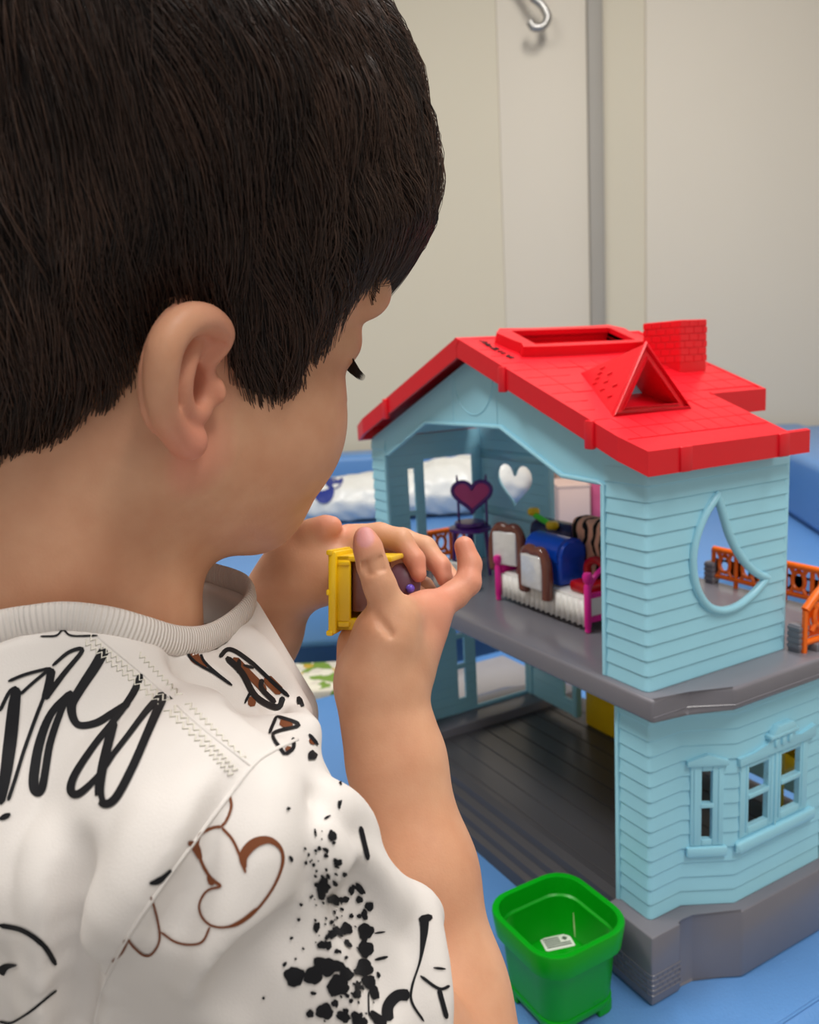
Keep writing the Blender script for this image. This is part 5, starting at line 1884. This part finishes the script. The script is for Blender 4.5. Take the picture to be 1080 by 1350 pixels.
# blue chest with a domed lid
chest = empty('toy_chest', (-0.203, 0.085, BT), 'royal blue toy chest with rounded lid on the toy bed', 'toy chest')
box('chest_body', -0.2285, -0.1765, 0.0665, 0.098, BT - 0.0, BT + 0.030, 'blue_toy', chest, 0.004, 3)
bm = bmesh.new()
pr = [(0.0655, 0.022), (0.0650, 0.030), (0.0680, 0.038), (0.0745, 0.0425), (0.083, 0.0435), (0.092, 0.041), (0.0985, 0.034), (0.099, 0.022)]
A = [bm.verts.new((-0.2295, y, BT + z)) for y, z in pr]; B = [bm.verts.new((-0.1755, y, BT + z)) for y, z in pr]
for k in range(len(pr)): bm.faces.new((A[k], A[(k + 1) % len(pr)], B[(k + 1) % len(pr)], B[k]))
bm.faces.new(A[::-1]); bm.faces.new(B)
bmesh.ops.bevel(bm, geom=[e for e in bm.edges if len(e.link_faces) == 2 and (len(e.link_faces[0].verts) > 4 or len(e.link_faces[1].verts) > 4)], offset=0.0035, segments=3, affect='EDGES', clamp_overlap=True)
bm_obj('chest_lid', bm, 'blue_toy', chest, angle=50)


def mirror_chair(name_label, cx, y, z0, w, h, ang):
    """Brown horseshoe frame round a shiny silver pad."""
    t = empty('toy_mirror', (cx, y, z0), name_label, 'toy mirror', 'brown framed toy mirrors')
    mw = Matrix.Translation((cx, y, z0)) @ Matrix.Rotation(math.radians(ang), 4, 'Z') @ Matrix.Translation((-cx, -y, -z0))
    pts = [(cx - w / 2, y, z0 + 0.003), (cx - w / 2 - 0.001, y, z0 + h * 0.35), (cx - w / 2 + 0.001, y, z0 + h * 0.72), (cx - w * 0.25, y, z0 + h * 0.93), (cx + w * 0.05, y, z0 + h * 0.90), (cx + w * 0.32, y, z0 + h * 0.92), (cx + w / 2, y, z0 + h * 0.70), (cx + w / 2 + 0.001, y, z0 + h * 0.35), (cx + w / 2, y, z0)]
    tube('frame', [mw @ Vector(p) for p in smooth_path(pts, 5)], 0.0052, 'brown_toy', t, 10)
    bm = bmesh.new()
    add_box(bm, cx - w / 2 + 0.002, cx + w / 2 - 0.002, y - 0.0058, y + 0.003, z0 + h * 0.16, z0 + h * 0.86, 0.0022, 3, mw)
    bm_obj('silver_pad', bm, 'chrome', t, angle=45)
    for s in (-1, 1):
        bm = bmesh.new()
        add_box(bm, cx + s * w / 2 - 0.005, cx + s * w / 2 + 0.005, y - 0.003, y + 0.004, z0, z0 + 0.010, 0.002, 2, mw)
        bm_obj('foot', bm, 'brown_toy', t, angle=45)


mirror_chair('brown framed silver toy mirror leaning on the blue chest', -0.1985, 0.0555, SZ + 0.019, 0.034, 0.046, 0)
mirror_chair('brown framed silver toy mirror beside the pink bed post', -0.2555, 0.0660, SZ + 0.0285, 0.032, 0.048, 20)
# navy pillow with yellow and lime knobs
nv = empty('toy_scooter', (-0.235, 0.112, BT), 'navy toy with yellow knobs and lime bar behind the blue chest', 'toy')
bm = bmesh.new()
add_box(bm, -0.270, -0.2045, 0.100, 0.126, BT, BT + 0.047, 0.011, 4)
bm_obj('body', bm, 'navy_toy', nv, angle=60)
tube('handle_bar', [(-0.258, 0.104, BT + 0.0505), (-0.2275, 0.0985, BT + 0.0465)], 0.003, 'lime_toy', nv, 10)
for x, y, z in ((-0.2625, 0.105, BT + 0.0535), (-0.2245, 0.098, BT + 0.046)):
    lathe('knob', (x, y, z), [(0.001, -0.004), (0.0045, -0.0036), (0.0062, -0.0015), (0.0062, 0.0018), (0.0045, 0.0038), (0.001, 0.0042)], 'yellow_plastic', nv, 16)
# dark red shoe-like seat by the headboard
rd = empty('toy_armchair', (-0.150, 0.078, BT), 'dark red glossy toy armchair beside the pink headboard', 'toy armchair')
box('cushion', -0.1645, -0.139, 0.0665, 0.090, BT, BT + 0.010, 'crimson_toy', rd, 0.003, 3)
tube('back', smooth_path([(-0.163, 0.088, BT + 0.006), (-0.163, 0.088, BT + 0.021), (-0.152, 0.089, BT + 0.0265), (-0.141, 0.088, BT + 0.020), (-0.1405, 0.086, BT + 0.006)], 5), 0.0038, 'crimson_toy', rd, 10)

# --- purple vanity with heart mirror ---------------------------------------
vx, vy = -0.362, 0.093
van = empty('toy_vanity', (vx, vy, SZ), 'purple toy vanity with magenta heart mirror on the upper floor', 'toy vanity')
lathe('table_top', (vx, vy, SZ + 0.050), [(0.021, 0), (0.0235, 0.001), (0.0235, 0.004), (0.0205, 0.0052)], 'purple_plastic', van, 24)
lathe('drawer_ring', (vx, vy, SZ + 0.056), [(0.0165, 0), (0.0175, 0.001), (0.0165, 0.0045), (0.012, 0.005)], 'purple_plastic', van, 24)
for s in (-1, 1):
    for t in (-1, 1):
        tube('leg', [(vx + s * 0.0145, vy + t * 0.011, SZ + 0.051), (vx + s * 0.017, vy + t * 0.013, SZ)], [0.0026, 0.0018], 'purple_plastic', van, 8)
HD = np.array([0.62, 0.785, 0.0])       # mirror turned towards the open gable


def vp(u, z): return (vx + HD[0] * u, vy + 0.004 + HD[1] * u, z)


ht = []
for t in np.linspace(0, 2 * math.pi, 41)[:-1]:
    hx = 16 * math.sin(t) ** 3
    hz = 13 * math.cos(t) - 5 * math.cos(2 * t) - 2 * math.cos(3 * t) - math.cos(4 * t)
    ht.append((hx * 0.00135, SZ + 0.090 + hz * 0.00122))
mf = tube('mirror_frame', [vp(u, z) for u, z in ht], 0.0023, M['purple_plastic'], van, 8, True)
nrm = Vector((HD[1], -HD[0], 0))
bm = bmesh.new()
fa = [bm.verts.new(Vector(vp(u * 0.97, z)) + nrm * 0.0006) for u, z in ht]; fb = [bm.verts.new(Vector(vp(u * 0.97, z)) - nrm * 0.0006) for u, z in ht]
bm.faces.new(fa); bm.faces.new(fb[::-1])
for k in range(40): bm.faces.new((fa[k], fa[(k + 1) % 40], fb[(k + 1) % 40], fb[k]))
bm_obj('mirror_glass', bm, 'plum_mirror', mf)
for s in (-1, 1):
    tube('mirror_post', [vp(s * 0.0155, SZ + 0.055), vp(s * 0.0155, SZ + 0.086)], 0.0015, 'purple_plastic', mf, 8)
    tube('finial', [vp(s * 0.0155, SZ + 0.103), vp(s * 0.0162, SZ + 0.112)], [0.0019, 0.0008], 'purple_plastic', mf, 8)

# --- pale tub on the upper floor ---------------------------------------------
tub = empty('toy_bathtub', (-0.315, 0.042, SZ), 'pale grey toy bathtub behind the raised fingertip', 'toy bathtub')
M['tub_grey'] = mat('pale_grey_plastic', srgb(186, 182, 178), 0.3, 0.5, noise=0.05)
box('basin', -0.345, -0.300, 0.030, 0.058, SZ, SZ + 0.024, 'tub_grey', tub, 0.007, 4)
tube('rim', [(x, y, SZ + 0.0235) for x, y in [(-0.3225 + 0.0215 * math.copysign(abs(math.cos(a)) ** 0.6, math.cos(a)), 0.044 + 0.0125 * math.copysign(abs(math.sin(a)) ** 0.6, math.sin(a))) for a in np.linspace(0, 2 * math.pi, 33)[:-1]]], 0.0016, 'white_plastic', tub, 8, True)
lathe('tap', (-0.3045, 0.046, SZ + 0.0235), [(0.0024, 0), (0.0022, 0.006), (0.003, 0.007), (0.003, 0.009), (0.001, 0.0098)], 'white_plastic', tub, 12)

# --- yellow slide inside the open back of the house ---------------------------
sl = empty('toy_slide', (-0.17, 0.235, 0.0464), 'yellow plastic toy slide at the open back of the lower floor', 'toy slide')
box('tower', -0.313, -0.226, 0.2115, 0.250, 0.0466, 0.175, 'yellow_plastic', sl, 0.003)
for y in (0.2145, 0.246):
    bm = bmesh.new()
    add_prism(bm, [(-0.228, 0.150), (-0.052, 0.098), (-0.052, 0.118), (-0.228, 0.172)], y - 0.0025, y + 0.0025, 0.001, 1, lambda x, z, o: (x, o, z))
    bm_obj('side_rail', bm, 'yellow_plastic', sl)
bm = bmesh.new()
v8 = [(-0.228, 0.2155, 0.152), (-0.052, 0.2155, 0.100), (-0.052, 0.245, 0.100), (-0.228, 0.245, 0.152)]
A = [bm.verts.new(p) for p in v8]; B = [bm.verts.new((p[0], p[1], p[2] - 0.004)) for p in v8]
bm.faces.new(A); bm.faces.new(B[::-1])
for k in range(4): bm.faces.new((A[k], A[(k + 1) % 4], B[(k + 1) % 4], B[k]))
bm_obj('chute', bm, 'yellow_plastic', sl)
for y in (0.2145, 0.246):
    box('foot_post', -0.058, -0.052, y - 0.0025, y + 0.0025, 0.0466, 0.100, 'yellow_plastic', sl, 0.0008)

# --- yellow cabinet held in the hands -------------------------------------------
YC = W(470, 777, 0.372)
ax_x = RGT * 0.985 - FWD * 0.17; ax_x /= np.linalg.norm(ax_x)
ax_z = UP.copy()
ax_y = np.cross(ax_z, ax_x)
YM = Matrix(((ax_x[0], ax_y[0], ax_z[0], YC[0]), (ax_x[1], ax_y[1], ax_z[1], YC[1]), (ax_x[2], ax_y[2], ax_z[2], YC[2]), (0, 0, 0, 1)))
yc = empty('toy_cabinet', YC, 'small yellow toy cabinet held in both hands', 'toy cabinet')
u = 0.372 / F_PX


def ybox(name, x0, x1, y0, y1, z0, z1, m, parent, bev=0.0008):
    bm = bmesh.new()
    add_box(bm, x0, x1, y0, y1, z0, z1, bev, 2, YM)
    return bm_obj(name, bm, m, parent, angle=40)


yb = ybox('side', -16 * u, 2 * u, -0.0145, -0.0120, -48 * u, 46 * u, 'yellow_plastic', yc)
ybox('side', -16 * u, 20 * u, 0.0120, 0.0145, -48 * u, 46 * u, 'yellow_plastic', yc)
ybox('top_board', -16 * u, 56 * u, -0.0145, 0.0145, 39 * u, 46 * u, 'yellow_plastic', yc)
ybox('bottom_board', -16 * u, 30 * u, -0.0145, 0.0145, -48 * u, -34 * u, 'yellow_plastic', yc)
ybox('front_frame', -26 * u, -15 * u, -0.0165, 0.0165, -53 * u, 52 * u, 'yellow_plastic', yc, 0.0012)
ybox('frame_bead', -28 * u, -24 * u, -0.0170, 0.0170, -4 * u, 4 * u, 'yellow_plastic', yc)
ybox('frame_lip', -28 * u, -19 * u, -0.0172, 0.0172, 47 * u, 54 * u, 'yellow_plastic', yc)
ybox('frame_lip', -28 * u, -19 * u, -0.0172, 0.0172, -55 * u, -48 * u, 'yellow_plastic', yc)
ybox('inner_panel', 2 * u, 40 * u, -0.011, 0.011, -26 * u, 38 * u, 'brown_toy', yc)
ybox('moulding', -14 * u, 2 * u, -0.0155, -0.0140, -44 * u, -37 * u, 'yellow_plastic', yb)
ybox('moulding', -14 * u, 2 * u, -0.0155, -0.0140, 34 * u, 40 * u, 'yellow_plastic', yb)
M['plum'] = mat('dusky_plum_plastic', srgb(118, 80, 96), 0.45, 0.5, noise=0.1, nscale=90)
pl = bmesh.new()
bmesh.ops.create_uvsphere(pl, u_segments=20, v_segments=12, radius=1.0)
c = W(532, 770, 0.396)
for v in pl.verts: v.co = Vector(c) + Vector(RGT) * v.co.x * 0.0085 + Vector(UP) * v.co.z * 0.0105 + Vector(FWD) * v.co.y * 0.007
bm_obj('plum_cushion', pl, 'plum', yc, smooth=True)
M['violet'] = mat('violet_gem', srgb(120, 96, 220), 0.2, 0.5, noise=0.05)
pl = bmesh.new()
bmesh.ops.create_uvsphere(pl, u_segments=12, v_segments=8, radius=0.0022)
c2 = W(541, 776, 0.3885)
for v in pl.verts: v.co += Vector(c2)
bm_obj('gem', pl, 'violet', yc, smooth=True)

# --- things on the far couch -----------------------------------------------------
M['bag_white'] = mat('white_plastic_film', srgb(226, 226, 222), 0.3, 0.5, noise=0.08, nscale=12, bump=0.9, bscale=35)
M['bag_navy'] = mat('navy_print', srgb(34, 50, 130), 0.5, 0.3, noise=0.05)
bag_c = G(0.02, 2.02, 0.1)
bagf = Field()
for r_, f_, z_, ra, rb, rc in ((-0.02, 2.06, 0.155, 0.13, 0.12, 0.060), (0.11, 2.05, 0.165, 0.13, 0.11, 0.075), (0.22, 2.08, 0.170, 0.11, 0.10, 0.075), (-0.13, 2.04, 0.150, 0.11, 0.10, 0.058), (-0.215, 2.04, 0.145, 0.085, 0.09, 0.055)):
    bagf.add(Ell(G(r_, f_, z_), (ra, rb, rc), np.array([H_R, H_F, Z])), 0.03)
bagf.cut(Half((0, 0, 0.1015), (0, 0, 1)), 0.004)


class Crumple:
    def __init__(s, b): s.b = b
    def active(s, cen, half): return s.b.active(cen, half)
    def __call__(s, p, act=None):
        return s.b(p, act) + 0.004 * np.sin(p[:, 0] * 90 + 3 * np.sin(p[:, 2] * 60)) * np.sin(p[:, 1] * 80 + p[:, 2] * 50)


gV, gQ = surface_net(Crumple(bagf), bag_c - np.array([.45, .45, .02]), bag_c + np.array([.45, .45, .2]), 0.009)
bag = empty('plastic_bag', bag_c, 'crumpled white plastic bag with navy spots on the far blue couch', 'bag')
net_obj('film', gV, gQ, 'bag_white', bag)
bg_bvh = BVHTree.FromPolygons([tuple(v) for v in gV], gQ.tolist())
for px, py, r in ((440, 630, 13), (427, 648, 14), (412, 640, 9)):
    h_ = hit(px, py, bg_bvh)
    if h_ is None: continue
    d_mm = r * 1.95 / F_PX
    bm = bmesh.new()
    nn = Vector(-(FWD)); prevv = None
    ringv_ = []
    for k in range(16):
        a = 2 * math.pi * k / 16
        q = hit(px + r * math.cos(a), py + r * 1.15 * math.sin(a), bg_bvh)
        ringv_.append(bm.verts.new(Vector(q if q is not None else h_) + nn * 0.003))
    cv = bm.verts.new(Vector(h_) + nn * 0.004)
    for k in range(16): bm.faces.new((cv, ringv_[k], ringv_[(k + 1) % 16]))
    bm_obj('navy_spot', bm, 'bag_navy', bag, smooth=True)
M['card_pink'] = mat('pinkish_cardboard', srgb(206, 178, 168), 0.8, 0.2, noise=0.04, nscale=10)
M['card_magenta'] = mat('magenta_cardboard', srgb(190, 84, 120), 0.6, 0.3, noise=0.25, nscale=40)
M['card_brown'] = mat('brown_cardboard', srgb(176, 140, 120), 0.8, 0.2, noise=0.05, nscale=10)


def carton(name, label, r0, r1, f0, f1, z1, m):
    t = empty(name, G((r0 + r1) / 2, (f0 + f1) / 2, 0.1), label, 'box', 'cardboard boxes on the far couch')
    room_box('carton', r0, r1, f0, f1, 0.1005, z1, m, t, 0.003)
    room_box('lid_flap', r0 - 0.001, r1 + 0.001, f0 - 0.001, (f0 + f1) / 2 - 0.001, z1, z1 + 0.003, m, t)
    room_box('lid_flap', r0 - 0.001, r1 + 0.001, (f0 + f1) / 2 + 0.001, f1, z1, z1 + 0.003, m, t)


carton('cardboard_box', 'pale pink cardboard box seen through the open back of the house', 0.325, 0.395, 1.74, 1.86, 0.196, 'card_pink')
carton('cardboard_box', 'magenta printed cardboard box seen through the open back of the house', 0.402, 0.47, 1.76, 1.86, 0.202, 'card_magenta')
carton('cardboard_box', 'tall brown cardboard box at the back of the far couch', 0.362, 0.56, 1.96, 2.12, 0.285, 'card_brown')
# storage box on the floor between the couches
M['box_print'] = mat('green_white_print', srgb(190, 196, 170), 0.6, 0.3)
_nt = M['box_print'].node_tree
_v = _nt.nodes.new('ShaderNodeTexVoronoi'); _v.inputs['Scale'].default_value = 55
_tc = _nt.nodes.new('ShaderNodeTexCoord'); _nt.links.new(_tc.outputs['Object'], _v.inputs['Vector'])
_r = _nt.nodes.new('ShaderNodeValToRGB'); _r.color_ramp.interpolation = 'CONSTANT'
_r.color_ramp.elements[0].color = srgb(214, 206, 188)
for pos, c_ in ((0.35, (120, 150, 60)), (0.55, (226, 220, 200)), (0.75, (196, 160, 60))):
    e_ = _r.color_ramp.elements.new(pos); e_.color = srgb(*c_)
_r.color_ramp.elements[-1].color = srgb(96, 140, 70)
_nt.links.new(_v.outputs['Color'], _r.inputs['Fac']); _nt.links.new(_r.outputs['Color'], _nt.nodes['Principled BSDF'].inputs['Base Color'])
tb = empty('storage_box', G(-0.16, 1.2, FLOOR_Z), 'green and white printed storage box between the two blue couches', 'storage box')
room_box('carton', -0.26, -0.125, 1.20, 1.32, FLOOR_Z, -0.045, 'box_print', tb, 0.004)
room_box('lid', -0.265, -0.12, 1.195, 1.325, -0.045, -0.015, 'box_print', tb, 0.004)
